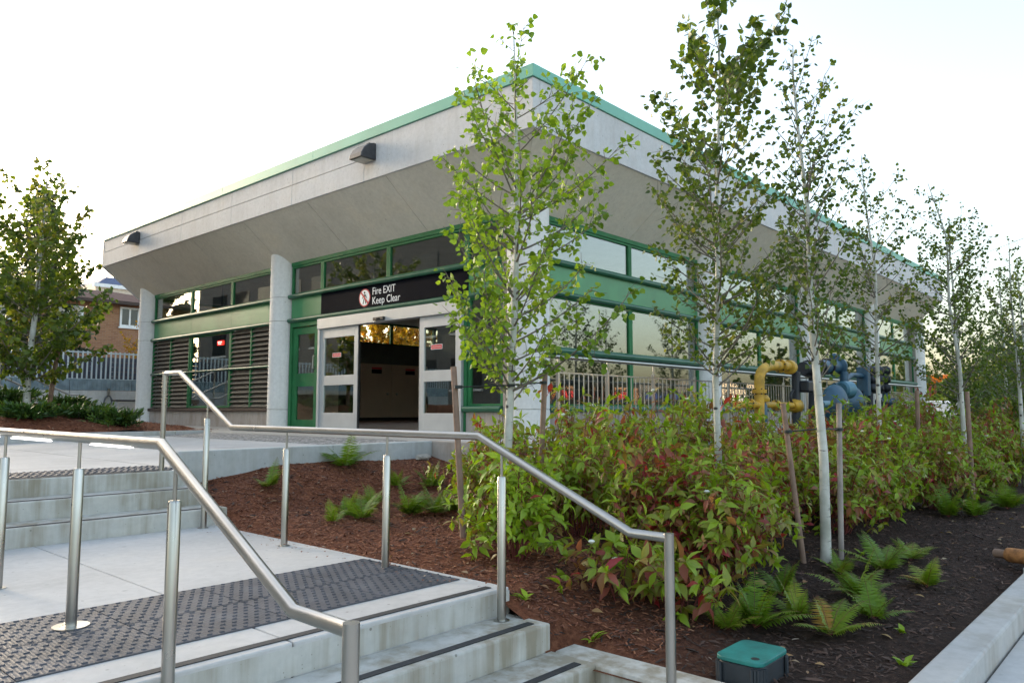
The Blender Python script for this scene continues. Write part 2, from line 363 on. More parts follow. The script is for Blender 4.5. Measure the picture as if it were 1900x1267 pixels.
# landing with control joint and tactile tiles
ld = struct(link('landing', None))
B('panel', 'conc_walk', ld, -4, 2.045, 3.225, 6.99, -.25, 0, bevel=.008)
B('panel', 'conc_walk', ld, 2.053, 3.56, 3.225, 6.99, -.25, 0, bevel=.008)
def nosing(parent, x0, x1, y, z): B('nosing_strip', 'strip', parent, x0, x1, y+.055, y+.105, z+.001, z+.005)
nosing(ld, -3.9, 3.46, 3.225, 0)
ls = struct(link('lower_steps', None))
for k, (y0, y1) in enumerate(((2.89, 3.223), (2.55, 2.888))):
    z = -.155*(k+1); st = B('step', 'conc_step', ls, -4, 3.555, y0, y1, LOW-.15, z, bevel=.012); nosing(st, -3.9, 3.47, y0, z)
# last tread by the low wall
st = B('step', 'conc_step', ls, -4, 3.515, 2.222, 2.548, LOW-.15, LOW-.006, bevel=.01)
fr = B('riser_face', 'conc_step', ld, -4, 3.562, 3.2235, 3.2245, -.155, -.02)
us = struct(link('upper_steps', None))
for k, (y0, y1) in enumerate(((6.992, 7.388), (7.39, 7.788))):
    z = RIS*(k+1); x1 = 3.68-.0*k; st = B('step', 'conc_step', us, -4, x1, y0, y1, -.2, z, bevel=.012); nosing(st, -3.9, x1-.12, y0-.02, z)
top = B('step', 'conc_step', us, -4, 3.70, 7.79, 8.55, -.2, UP, bevel=.012); nosing(top, -3.9, 3.5, 7.77, UP)
# tactile tile: plate with oval studs and fine ribs
def tile_mesh(wx, wy):
    m = MB(); m.box(.003, wx-.003, .003, wy-.003, -.02, .006)
    px, py = .062, .055; nx, ny = int(wx/px), int(wy/py)
    for i in range(nx):
        for j in range(ny):
            cx = (i+.5+(.25 if j % 2 else -.25))*wx/nx; cy = (j+.5)*wy/ny; v = []; 
            for q, (a, b2, h) in enumerate(((.015, .0085, .006), (.011, .005, .0115))):
                for t in range(8): v.append((cx+a*math.cos(t*math.pi/4), cy+b2*math.sin(t*math.pi/4), h))
            m.add(v, [(t, (t+1) % 8, 8+(t+1) % 8, 8+t) for t in range(8)]+[tuple(range(8, 16))])
    n = int(wx/.018)
    for i in range(n):
        x = .008+i*.018
        if x < wx-.012: m.add([(x, .01, .0062), (x+.006, .01, .0075), (x+.012, .01, .0062), (x, wy-.01, .0062), (x+.006, wy-.01, .0075), (x+.012, wy-.01, .0062)], [(0, 1, 4, 3), (1, 2, 5, 4)])
    return mesh('tactile_tile', m.v, m.f, 'tactile')
tm = tile_mesh(.62, .505); tm2 = tile_mesh(.62, .32)
for i in range(9):
    for j in range(2): link('tactile_tile', tm, ld, (3.49-.62*(i+1), 3.585+.507*j, .001))
for i in range(8):
    for j in range(2): link('tactile_tile', tm2, us, (3.60-.62*(i+1), 7.93+.322*j, UP+.001))
# upper paving that rises to the building entrance
up = struct(link('upper_pavement', None))
def ground_poly(name, mat, pts, parent, thick=.25):
    n = len(pts); v = list(pts)+[(p[0], p[1], p[2]-thick) for p in pts]
    f = [tuple(range(n)), tuple(range(n, 2*n))[::-1]]+[(i, n+i, n+(i+1) % n, (i+1) % n) for i in range(n)]
    return MB().add(v, f).build(name, mat, parent)
UF = .665                                    # floor level at the building
def upz(x): return UP+(UF-.012-UP)*min(1, max(0, (x-3.6)/5.0))
for (x0, x1, y0, y1) in ((-8, .2, 8.556, 10.65), (.206, 3.65, 8.556, 10.65), (-8, .2, 10.658, 15.55), (.206, 3.65, 10.658, 15.55)):
    ground_poly('slab', 'conc_walk', [(x0, y0, UP), (x1, y0, UP), (x1, y1, UP), (x0, y1, UP)], up)
ground_poly('slab', 'conc_walk', [(3.656, 8.27, upz(3.656)), (6.5, 8.27, upz(6.5)), (6.5, 15.55, upz(6.5)), (3.656, 15.55, upz(3.656))], up)
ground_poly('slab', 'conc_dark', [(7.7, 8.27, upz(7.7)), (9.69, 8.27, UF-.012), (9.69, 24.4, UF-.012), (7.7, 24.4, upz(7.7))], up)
ground_poly('slab', 'conc_walk', [(7.53, 6.16, UF-.012), (60, 6.16, UF-.012), (60, 8.262, UF-.012), (7.53, 8.262, UF-.012)], up)
struct(ground_poly('gravel_strip', 'gravel', [(6.506, 8.27, upz(6.506)-.012), (7.694, 8.27, upz(7.694)-.008), (7.694, 15.55, upz(7.694)-.008), (6.506, 15.55, upz(6.506)-.012)], None))
struct(MB().add([(-900, 24.45, .45), (900, 24.45, .45), (900, 900, .45), (-900, 900, .45)], [(0, 1, 2, 3)]).build('far_ground', 'conc_dark'))
# ------------------------------------------------------------------ planter walls and kerbs (things)
pw = thing('planter_wall', (3.66, 8.05, 0), 'low pale concrete planter wall running behind the mulch to the terrace', 'wall')
MB().prism([(3.66, 8.05), (7.27, 8.05), (7.27, 8.255), (3.66, 8.255)], 'z', -.1, .65).build('long_side', 'conc_wall', pw, .012)
B('return_side', 'conc_base', pw, 7.272, 7.52, 6.0, 8.255, -.1, .652, bevel=.012)
tw = thing('terrace_wall', (7.53, 6.0, 0), 'concrete retaining wall under the baluster railing behind the shrubs', 'wall')
for i in range(8): B('wall_panel', 'conc_wall', tw, 7.53+i*3, 7.53+i*3+2.99, 5.95, 6.15, -.3, .672, bevel=.01)
lw = thing('stair_side_wall', (3.52, 1.6, LOW), 'short concrete side wall joining the lower steps at bottom edge', 'wall')
MB().prism([(3.52, 1.2), (3.77, 1.2), (3.77, 2.885), (3.56, 2.885), (3.56, 2.60), (3.52, 2.56)], 'z', LOW-.2, -.313).build('wall_body', 'conc_step', lw, .02)
kb = thing('street_kerb', (4, 1.1, LOW), 'wide pale concrete kerb between the planting bed and sidewalk at lower right', 'kerb')
for x0, x1 in ((3.522, 8.2), (8.206, 14), (14.006, 20), (20.006, 26), (26.006, 34)): B('kerb_stone', 'conc_kerb', kb, x0, x1, 1.0, 1.235 if x0 > 3.6 else 1.198, LOW-.2, -.315, bevel=.016)
bk = thing('bed_kerb', (5, 15.6, .5), 'low concrete kerb edging the juniper bed', 'kerb')
for x0, x1 in ((-8, 1.5), (1.507, 7.0), (7.007, 7.62)): B('kerb_stone', 'conc_kerb', bk, x0, x1, 15.56, 15.75, .3, .66, bevel=.012)
# ------------------------------------------------------------------ planting bed surface
YS = [1.1, 1.3, 2.2, 2.9, 3.3, 4.8, 6.9, 7.5, 8.06]; ZS = [-.37, -.36, -.345, -.22, -.06, -.015, .06, .27, .40]
_ph = rng.uniform(0, 6.28, (14, 2)); _k = rng.uniform(1.5, 11, 14); _a = rng.uniform(0, 6.28, 14)
def bumpy(x, y, amp):
    s = 0
    for i in range(14): s = s+np.sin(_k[i]*(x*np.cos(_a[i])+y*np.sin(_a[i]))+_ph[i, 0])/_k[i]**.7
    return s*amp/2.5
def bedz(x, y):
    z = np.interp(y, YS, ZS); e = np.clip((x-3.57)/.5, 0, 1)
    far = np.clip((x-4.5)/3, 0, 1)*np.clip((3.5-y)/2, 0, 1)*.12
    wallrise = np.clip((y-7.0)/.9, 0, 1)*np.clip((4.6-x)/1.0, 0, 1)*.13
    lowz = np.clip((3.95-x)/.2, 0, 1)*np.clip((2.95-y)/.08, 0, 1)
    r = z-wallrise+far*np.clip((y-1.3)/.6, 0, 1)+bumpy(x, y, .035)*(.15+.85*e)+.03*e*np.clip((y-3)/1, 0, 1)+.006*(1-e)
    r = r*(1-lowz)+np.minimum(r, -.335)*lowz
    r = r+.06*np.exp(-((x-4.1)**2+(y-1.7)**2)/.14)*np.clip((x-3.78)/.06, 0, 1)
    ec = np.clip((3.78-x)/.18, 0, 1)*np.clip((7.02-y)/.04, 0, 1)
    return r*(1-ec)+np.minimum(r, -.01)*ec
def sheet(name, fz, x0, x1, y0, y1, step, mat, keep=None):
    xs = np.arange(x0, x1+1e-6, step); ys = np.arange(y0, y1+1e-6, step); X, Y = np.meshgrid(xs, ys); Z = fz(X, Y)
    V = np.stack([X, Y, Z], -1).reshape(-1, 3); nx = len(xs); q = []
    for j in range(len(ys)-1):
        i = np.arange(nx-1)+j*nx; q.append(np.stack([i, i+1, i+1+nx, i+nx], -1))
    F = np.concatenate(q); c = V[F].mean(1)
    if keep is not None: F = F[keep(c[:, 0], c[:, 1])]
    return struct(bigmesh(name, V, F, None, mat, None, None, 4, True))
sheet('mulch_bed', bedz, 3.5, 34, 1.15, 8.1, .06, 'mulch', lambda x, y: ((x < 7.35) | (y < 6.05)) & ~((x < 3.6) & (y > 7.0)))
def chips(name, n, xr, yr, fz, keep, mat, smin, smax, label):
    x = rng.uniform(*xr, n); y = rng.uniform(*yr, n); k = keep(x, y); x, y = x[k], y[k]; n = len(x)
    a = rng.uniform(0, 6.28, n); D = np.stack([np.cos(a), np.sin(a), rng.normal(0, .25, n)], -1); U = np.stack([rng.normal(0, .35, n), rng.normal(0, .35, n), np.ones(n)], -1)
    S = rng.uniform(smin, smax, n)**1.0; P = np.stack([x, y, fz(x, y)+rng.uniform(.0, .012, n)], -1)-D*S[:, None]*.5
    wth = rng.choice([.10, .16, .3], n)
    T = [(-.5, 0, 0), (.5, 0, 0), (.35, 1, 0), (-.4, .9, 0), (0, .5, .12)]
    o = leaves(name, P, D, U, S, [(t[0]*.2, t[1], t[2]) for t in T], [(0, 1, 4), (1, 2, 4), (2, 3, 4), (3, 0, 4)], rng.beta(1.6, 2.2, n), mat, None)
    tag(o, label, 'mulch'); return o
inbed = lambda x, y: ((x < 7.25) | (y < 5.95)) & ~((x < 3.7) & (y > 6.95)) & ~((x < 3.82) & (y < 2.92)) & (x > 3.6)
chips('mulch_chips', 30000, (3.57, 7.25), (2.4, 8.03), bedz, lambda x, y: inbed(x, y) & (x-.9*y < 2.3+rng.normal(0, .5, len(x))), 'mulch_chip', .018, .06, 'shredded red-brown bark mulch beside the landing')
chips('soil_chips', 26000, (3.6, 12), (1.26, 6), bedz, lambda x, y: inbed(x, y) & (x-.9*y > 1.0+rng.normal(0, .5, len(x))), 'soil_chip', .012, .06, 'dark composted mulch under the shrubs at right')
def litter(name, n, xr, yr, fz, keep, mat, smin, smax, label, cat, flat=.25):
    x = rng.uniform(*xr, n); y = rng.uniform(*yr, n); k = keep(x, y); x, y = x[k], y[k]; n = len(x); a = rng.uniform(0, 6.28, n)
    o = leaves(name, np.stack([x, y, fz(x, y)+.014], -1), np.stack([np.cos(a), np.sin(a), rng.uniform(0, .35, n)], -1), np.stack([rng.normal(0, flat, n), rng.normal(0, flat, n), np.ones(n)], -1), rng.uniform(smin, smax, n), *L_DOG, rng.uniform(.3, 1, n), mat, None); tag(o, label, cat)
leafmat('leaf_dead', [(0, (.30, .24, .10)), (.5, (.30, .17, .07)), (.8, (.18, .09, .045)), (1, (.38, .31, .2))], .1, .8)
litter('leaf_litter', 420, (3.65, 12), (1.3, 7.9), bedz, inbed, 'leaf_dead', .03, .085, 'dry fallen leaves scattered over the mulch', 'leaves')
litter('spilled_chips', 260, (3.22, 3.55), (3.3, 6.9), lambda x, y: x*0+.002, lambda x, y: rng.uniform(0, 1, len(x)) < (x-3.15)/.4, 'mulch_chip', .012, .035, 'bark chips spilled onto the landing edge', 'mulch', .1)
chips('bark_nuggets', 1100, (3.62, 10), (1.3, 7.9), bedz, inbed, 'soil_chip', .05, .11, 'larger bark pieces on the bed')
# left bed
def lbedz(x, y): return .63+.62*np.clip((y-15.9)/3.2, 0, 1)*np.clip((8.4-x)/2.6, 0, 1)+bumpy(x, y, .05)
sheet('juniper_bed', lbedz, -8, 8.6, 15.74, 24.3, .12, 'mulch')
chips('bed_chips', 7000, (2, 8.5), (15.8, 20), lbedz, lambda x, y: x > 2, 'mulch_chip', .03, .09, 'bark mulch round the junipers')
# ================================================================== station building
XF, YF = 9.70, 8.40          # facade planes
YE, XE = 24.40, 34.0         # far ends
OV = 1.10; ZW, ZB, ZT, ZC = 4.53, 5.42, 6.20, 6.40
bl = thing('station_building', (XF, YF, UF), 'concrete entrance pavilion with green metal windows and deep sloping overhang', 'building')
def fbox(face, s0, s1, z0, z1, d0, d1):
    return (XF-d1, XF-d0, s0, s1, z0, z1) if face == 'L' else (s0, s1, YF-d1, YF-d0, z0, z1)
def fpt(face, s, z, d): return (XF-d, s, z) if face == 'L' else (s, YF-d, z)
def F(name, mat, parent, face, s0, s1, z0, z1, d0, d1, bevel=0): return B(name, mat, parent, *fbox(face, s0, s1, z0, z1, d0, d1), bevel=bevel)
def rail(face, s0, s1, z, r=.05, d=.045): return MB().tube([fpt(face, s0, z, d), fpt(face, s1, z, d)], r, 12).build('rail', 'green_rail', bl, smooth=True)
def window(face, s0, s1, z0, z1, fw=.055, mat='glass', d=0.0, frame='green', parent=None):
    wn = link('window', None, parent or bl); t = .06
    m = MB()
    m.box(*fbox(face, s0, s0+fw, z0, z1, d-t, d)); m.box(*fbox(face, s1-fw, s1, z0, z1, d-t, d))
    m.box(*fbox(face, s0+fw, s1-fw, z0, z0+fw*.8, d-t, d)); m.box(*fbox(face, s0+fw, s1-fw, z1-fw*.8, z1, d-t, d))
    m.build('frame', frame, wn, .004)
    F('pane', mat, wn, face, s0+fw-.004, s1-fw+.004, z0+fw*.8-.004, z1-fw*.8+.004, d-.042, d-.034)
    return wn
RZ = (1.10, 2.134, 3.163, 3.73)
def bay(face, s0, s1, mull, low):
    """mull: mullion positions dividing s0..s1; low(i, a, b): what fills the lower bands"""
    e = [s0]+list(mull)+[s1]
    F('top_frame', 'green', bl, face, s0, s1, ZW-.075, ZW+.015, -.07, .02, .004)
    for i in range(len(e)-1):
        a, b = e[i]+.002, e[i+1]-.002
        window(face, a, b, RZ[3]+.03, ZW-.078)
        F('spandrel_panel', 'green_panel', bl, face, a, b, RZ[2]+.03, RZ[3]-.03, -.07, -.01, .004)
        low(i, a, b)
    for z in (RZ[2], RZ[3]): rail(face, s0-.01, s1+.01, z)
# ---- louvre bay on the left
BL0, BL1 = 16.46, 23.27
def louvre_panel(a, b):
    lp3 = link('louvre_panel', None, bl)
    for z0, z1 in ((RZ[0]+.05, RZ[1]-.05), (RZ[1]+.05, RZ[2]-.03)):
        m = MB(); mid = (a+b)/2
        for y in (a, mid-.03, b-.06): F('mullion', 'green', lp3, 'L', y, y+.06, z0, z1, -.10, .012, .004)
        n = 8; pz = (z1-z0)/n
        for h in ((a+.06, mid-.03), (mid+.03, b-.06)):
            for k in range(n):
                zc = z0+(k+.5)*pz; d = .05
                v = []
                for y in h:
                    v += [fpt('L', y, zc-.055, .008), fpt('L', y, zc-.043, .012), fpt('L', y, zc+.05, -.075), fpt('L', y, zc+.036, -.082)]
                MB().add(v, [(0, 3, 2, 1), (4, 5, 6, 7), (0, 1, 5, 4), (1, 2, 6, 5), (2, 3, 7, 6), (3, 0, 4, 7)]).build('slat', 'louvre', lp3)
    F('backing', 'brown_dark', lp3, 'L', a, b, RZ[0], RZ[2], -.16, -.14)
def lowL(i, a, b):
    if i == 1:
        window('L', a, b, RZ[0]+.04, RZ[2]-.03, .07)
    else: louvre_panel(a, b)
bay('L', BL0, BL1, (18.57, 20.86), lowL)
rail('L', BL0, 18.57, RZ[1], .035, .02); rail('L', 20.86, BL1, RZ[1], .035, .02); MB().tube([fpt('L', 18.5, RZ[1], .05), fpt('L', 20.9, RZ[1], .05)], .022, 10).build('rail', 'green_rail', bl)
F('sill', 'brown_dark', bl, 'L', BL0-.02, BL1+.02, RZ[0]-.05, RZ[0]+.03, -.1, .09, .012)
for a, b in ((BL0, 18.8), (18.806, 21.1), (21.106, BL1)): F('base_wall', 'conc_base', bl, 'L', a, b, .45, RZ[0]-.052, -.15, .03, .006)
# ---- entrance bay
BE0, BE1 = 8.92, 15.72
F('top_frame', 'green', bl, 'L', BE0, BE1, ZW-.075, ZW+.015, -.07, .02, .004)
em = [BE0, 9.84, 12.13, 14.48, BE1]
for i in range(4):
    window('L', em[i]+.002, em[i+1]-.002, RZ[3]+.03, ZW-.078, .06)
F('spandrel_panel', 'green_panel', bl, 'L', 14.50, BE1, RZ[2]+.03, RZ[3]-.03, -.07, -.01, .004)
F('spandrel_panel', 'green_panel', bl, 'L', BE0, 9.80, RZ[2]+.03, RZ[3]-.03, -.07, -.01, .004)
for z in (RZ[2], RZ[3]): rail('L', BE0, BE1+.02, z)
F('sign_back', 'green', bl, 'L', 9.805, 14.495, RZ[2]+.03, RZ[3]-.03, -.07, -.03)
# window right of the doors
window('L', BE0, 9.80, RZ[1]+.03, RZ[2]-.03, .07); window('L', BE0, 9.80, RZ[0]+.04, RZ[1]-.03, .07)
rail('L', BE0, 9.86, RZ[1]); rail('L', BE0, 9.86, RZ[0], .06)
F('base_wall', 'conc_base', bl, 'L', BE0, 9.82, .45, RZ[0]-.03, -.15, .03, .006)
F('door_post', 'green', bl, 'L', 9.802, 9.88, UF, RZ[2]-.03, -.1, .03, .004)
# green side door
gd = link('side_door', None, bl)
m = MB()
for bx in ((14.50, 14.56, UF, 3.13), (15.62, BE1-.005, UF, 3.13)): m.box(*fbox('L', *bx, -.1, .025))
m.box(*fbox('L', 14.56, 15.62, 3.0, 3.13, -.1, .025)); m.build('door_frame', 'green', gd, .004)
m = MB()
for a, b, z0, z1 in ((14.57, 14.74, UF+.01, 2.98), (15.44, 15.61, UF+.01, 2.98), (14.74, 15.44, UF+.01, UF+.2), (14.74, 15.44, 1.62, 1.92), (14.74, 15.44, 2.82, 2.98)):
    m.box(*fbox('L', a, b, z0, z1, -.06, -.01))
m.build('leaf', 'green', gd, .004)
F('pane', 'glass', gd, 'L', 14.735, 15.445, UF+.195, 1.625, -.04, -.03); F('pane', 'glass', gd, 'L', 14.735, 15.445, 1.915, 2.825, -.04, -.03)
MB().tube([fpt('L', 14.66, 2.02, 0), fpt('L', 14.66, 2.02, .07), fpt('L', 14.66, 2.30, .07), fpt('L', 14.66, 2.30, 0)], .016, 8).build('handle', 'steel', gd, smooth=True)
# sliding doors
hd = F('door_header', 'alum', bl, 'L', 9.9, 14.46, 2.875, 3.10, -.1, .12, .006)
F('jamb', 'alum', bl, 'L', 14.40, 14.47, UF, 2.873, -.1, .09, .004); F('jamb', 'alum', bl, 'L', 9.885, 9.93, UF, 2.873, -.1, .09, .004)
def leafdoor(a, b, d):
    sd = link('sliding_door', None, bl); m = MB()
    for s0, s1, z0, z1 in ((a, a+.13, UF+.015, 2.868), (b-.13, b, UF+.015, 2.868), (a+.13, b-.13, UF+.015, UF+.36), (a+.13, b-.13, 1.62, 1.83), (a+.13, b-.13, 2.66, 2.868)):
        m.box(*fbox('L', s0, s1, z0, z1, d-.05, d))
    m.build('leaf_frame', 'alum', sd, .004)
    F('pane', 'glass', sd, 'L', a+.125, b-.125, UF+.355, 1.625, d-.03, d-.022); F('pane', 'glass', sd, 'L', a+.125, b-.125, 1.825, 2.665, d-.03, d-.022)
    F('edge_seal', 'black_plastic', sd, 'L', (a-.025 if a > 12 else b+.001), (a-.001 if a > 12 else b+.025), UF+.02, 2.865, d-.045, d-.005)
    c = (a+b)/2+.1
    sk = F('sticker', 'red_print', sd, 'L', c-.15, c+.15, 2.235, 2.315, d-.0215, d-.019)
    m = MB()
    for q in ((c-.157, c+.157, 2.315, 2.322), (c-.157, c+.157, 2.228, 2.235), (c-.157, c-.15, 2.235, 2.315), (c+.15, c+.157, 2.235, 2.315)): m.box(*fbox('L', *q, d-.0215, d-.0185))
    for k in range(9): m.box(*fbox('L', c-.11+k*.026, c-.11+k*.026+.012, 2.268, 2.280, d-.019, d-.0178))
    m.build('sticker_border', 'white_print', sd)
leafdoor(13.03, 14.39, .055); leafdoor(9.94, 11.07, .055)
F('inner_sill', 'alum', bl, 'L', 9.95, 14.4, UF-.02, UF+.008, -.15, .13)
# ---- columns: drums whose tops meet the sloping soffit
SLOPE = (ZB-ZW)/OV
def soff(x, y): return ZW+SLOPE*max(XF-x, YF-y, 0)
def column(cx, cy, r, mat='conc_col', full=True):
    co = link('column', None, bl); cuts = [.45, RZ[0]-.005, RZ[2], RZ[3], None]; n = 28
    for k in range(4):
        z0 = cuts[k]+.006; v = []
        ring = [(cx+r*math.cos(2*math.pi*t/n), cy+r*math.sin(2*math.pi*t/n)) for t in range(n)]
        for x, y in ring: v.append((x, y, z0))
        for x, y in ring: v.append((x, y, cuts[k+1]-.006 if cuts[k+1] else soff(x, y)+.03))
        MB().add(v, [(t, (t+1) % n, n+(t+1) % n, n+t) for t in range(n)]+[tuple(range(n))[::-1], tuple(range(n, 2*n))]).build('drum', mat, co, .006 if k < 3 else 0, True)
    z = cuts
    v = []
    MB().lathe([(r-.012, .46), (r-.012, 4.4)], (cx, cy, 0), n=24).build('core', 'conc_dark', co)
column(XF+.03, 16.09, .325); column(XF+.03, 23.63, .315)
column(XF+.20, YF+.12, .37)
B('corner_jamb', 'conc_base', bl, XF-.02, XF+.3, 8.66, 8.915, .45, ZW, bevel=.01)
for k in range(4): column(16.1+6.0*k, YF-.0, .34)
# ---- right facade bays
for k in range(4):
    s0 = (10.24 if k == 0 else 16.44+6*(k-1)) ; s1 = 15.76+6*k; mid = (12.95 if k == 0 else (s0+s1)/2)
    def lowR(i, a, b):
        window('R', a, b, RZ[1]+.03, RZ[2]-.03, .06); window('R', a, b, RZ[0]+.04, RZ[1]-.03, .06)
    bay('R', s0, s1, (mid,), lowR)
    rail('R', s0, s1, RZ[1], .06, .06); rail('R', s0, s1, RZ[0], .06)
    F('base_wall', 'conc_base', bl, 'R', s0-.1, s1+.1, .45, RZ[0]-.03, -.15, .03, .006)
# ---- soffit panels and fascia
def soffit_panel(p):   # p: 4 outer/inner points of lower face
    n = (Vector(p[1])-Vector(p[0])).cross(Vector(p[3])-Vector(p[0])).normalized()
    if n.z > 0: n = -n
    q = [Vector(a)-n*.05 for a in p]
    MB().add(list(p)+q, [(0, 1, 2, 3), (7, 6, 5, 4), (0, 4, 5, 1), (1, 5, 6, 2), (2, 6, 7, 3), (3, 7, 4, 0)]).build('soffit_panel', 'conc_soffit', bl)
XO, YO = XF-OV, YF-OV; g = .006
ly = [None, 10.9, 13.5, 16.1, 18.7, 21.3, YE]
for i in range(6):
    if i == 0: soffit_panel([(XF, YF+g, ZW), (XF, 10.9-g, ZW), (XO, 10.9-g, ZB), (XO, YO+g, ZB)])
    else: soffit_panel([(XF, ly[i]+g, ZW), (XF, ly[i+1]-(0 if i == 5 else g), ZW), (XO, ly[i+1]-(0 if i == 5 else g), ZB), (XO, ly[i]+g, ZB)])
rx = [None]+[12.9+2.9*k for k in range(7)]+[XE]
for i in range(8):
    if i == 0: soffit_panel([(XF+g, YF, ZW), (rx[1]-g, YF, ZW), (rx[1]-g, YO, ZB), (XO+g, YO, ZB)])
    else: soffit_panel([(rx[i]+g, YF, ZW), (rx[i+1]-g, YF, ZW), (rx[i+1]-g, YO, ZB), (rx[i]+g, YO, ZB)])
m = MB(); h = .06
m.add([(XF+.02, YF+.02, ZW+h), (XF+.02, YE, ZW+h), (XO+.08, YE, ZB+h), (XO+.08, YO+.08, ZB+h)], [(0, 1, 2, 3)])
m.add([(XF+.02, YF+.02, ZW+h), (XO+.08, YO+.08, ZB+h), (XE, YO+.08, ZB+h), (XE, YF+.02, ZW+h)], [(0, 1, 2, 3)])
m.build('soffit_backing', 'conc_dark', bl)
LAMP_Y = 11.32
def fascia(name, *bx): B(name, 'conc_fascia', bl, *bx, bevel=.008)
# left side: plain near the corner, split by a groove beyond the lamp
fascia('fascia_panel', XO-.02, XO+.15, YO-.02, 11.5, ZB-.012, ZT-.004)
for a, b in ((11.506, 14.0), (14.006, 16.6), (16.606, 19.2), (19.206, 21.8), (21.806, YE)):
    fascia('fascia_panel', XO-.02, XO+.15, a, b, ZB-.012, 5.832); fascia('fascia_panel', XO-.008, XO+.15, a, b, 5.85, ZT-.004)
B('fascia_core', 'conc_dark', bl, XO+.01, XO+.14, YO+.2, YE-.02, ZB, ZT-.01)
for a, b in ((XO+.152, 14.6), (14.606, 20.4), (20.406, 26.2), (26.206, XE)): fascia('fascia_panel', a, b, YO-.021, YO+.15, ZB-.013, ZT-.004)
# drip edge, roof, copper cap
B('roof_slab', 'conc_dark', bl, XO+.1, XE-.05, YO+.1, YE-.02, ZT-.25, ZT-.02)
m = MB(); m.box(XO-.05, XO+.3, YO-.05, 13.2, ZT, ZC); m.build('cap_flashing', 'copper', bl, .006)
for a, b in ((13.204, 17), (17.004, 20.6), (20.604, YE+.02)): B('cap_flashing', 'copper', bl, XO-.05, XO+.3, a, b, ZT, ZC, bevel=.006)
for a, b in ((XO+.304, 14.6), (14.604, 20.4), (20.404, 26.2), (26.204, XE)): B('cap_flashing', 'copper', bl, a, b, YO-.05, YO+.3, ZT, ZC, bevel=.006)
MB().prism([(XO-.015, ZB-.012), (XF, ZW), (XE, ZW), (XE, ZT), (XO-.015, ZT)], 'y', YE-.001, YE+.12).build('end_panel', 'conc_fascia', bl, .006)
# ---- far walls, floor, ceiling, far clerestory and cabinet doors
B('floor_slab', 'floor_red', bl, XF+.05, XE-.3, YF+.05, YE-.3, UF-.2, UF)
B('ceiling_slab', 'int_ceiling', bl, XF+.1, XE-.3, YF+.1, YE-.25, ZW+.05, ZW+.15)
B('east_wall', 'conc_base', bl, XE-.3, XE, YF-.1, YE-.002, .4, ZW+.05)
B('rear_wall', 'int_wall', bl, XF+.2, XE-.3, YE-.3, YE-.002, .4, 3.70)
for k in range(10):
    a = 10.2+k*2.35; wn = link('window', None, bl); m = MB()
    for x0, x1, z0, z1 in ((a, a+.06, 3.70, ZW+.05), (a+2.29, a+2.348, 3.70, ZW+.05), (a+.06, a+2.29, 3.70, 3.76), (a+.06, a+2.29, ZW-.03, ZW+.05)): m.box(x0, x1, YE-.2, YE-.1, z0, z1)
    m.build('frame', 'green', wn); B('pane', 'glass_clear', wn, a+.055, a+2.295, YE-.16, YE-.15, 3.755, ZW-.025)
cb = link('cabinet_doors', None, bl)
for a, b, hx in ((17.98, 19.47, 19.25), (19.49, 21.4, 19.72)):
    dl = B('leaf', 'cabinet', cb, a, b, YE-.36, YE-.302, UF+.12, 2.9, bevel=.006)
    MB().lathe([(.03, 0), (.05, .03), (.05, .07), (.03, .09)], (hx, YE-.36, 1.72), (0, -1, 0), 10).build('knob', 'steel', dl, smooth=True)
    B('notice', 'black_sign', dl, (a+b)/2-.25, (a+b)/2+.25, YE-.366, YE-.361, 2.52, 2.68); B('notice', 'red_print', dl, (a+b)/2-.25, (a+b)/2+.25, YE-.366, YE-.361, 2.69, 2.76)
B('skirting', 'black_plastic', bl, 14, 30, YE-.34, YE-.302, UF, UF+.115)
# interior partitions that darken the bays
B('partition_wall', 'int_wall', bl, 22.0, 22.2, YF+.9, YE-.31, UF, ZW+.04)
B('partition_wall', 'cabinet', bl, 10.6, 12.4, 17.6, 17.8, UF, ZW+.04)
_c = onx(408, 636, XF+.3); _y, _z = float(_c[1]), float(_c[2])
sgn = thing('lit_sign', (XF+.3, _y, _z), 'small red lit sign hanging inside the glazed panel between the louvres', 'sign')
B('lit_face', 'red_lit', sgn, XF+.3, XF+.35, _y-.15, _y+.15, _z-.06, _z+.06); B('lettering', 'white_lit', sgn, XF+.29, XF+.299, _y-.11, _y+.10, _z+.005, _z+.03); B('lettering', 'white_lit', sgn, XF+.29, XF+.299, _y-.08, _y+.08, _z-.04, _z-.025); MB().tube([(XF+.32, _y, _z+.06), (XF+.32, _y, ZW+.06)], .012, 6).build('hanger', 'black_plastic', sgn)
# ---- fascia lamps
def wall_lamp(y, label):
    o = thing('wall_lamp', (XO-.021, y, 5.74), label, 'lamp', 'fascia lamps')
    x = XO-.021; pr = [(x, 5.74), (x, 6.06), (x-.05, 6.065), (x-.16, 6.03), (x-.27, 5.94), (x-.33, 5.83), (x-.35, 5.74)]
    MB().prism(pr, 'y', y-.19, y+.19).build('housing', 'lamp_metal', o, .018)
    B('lens', 'lamp_lens', o, x-.31, x-.04, y-.15, y+.15, 5.728, 5.739)
    B('bracket', 'lamp_metal', o, x-.07, x-.001, y-.06, y+.04, 6.062, 6.10, bevel=.01)
wall_lamp(LAMP_Y, 'black hooded wall lamp on fascia above the entrance doors'); wall_lamp(21.95, 'black hooded wall lamp near the left end of the fascia')
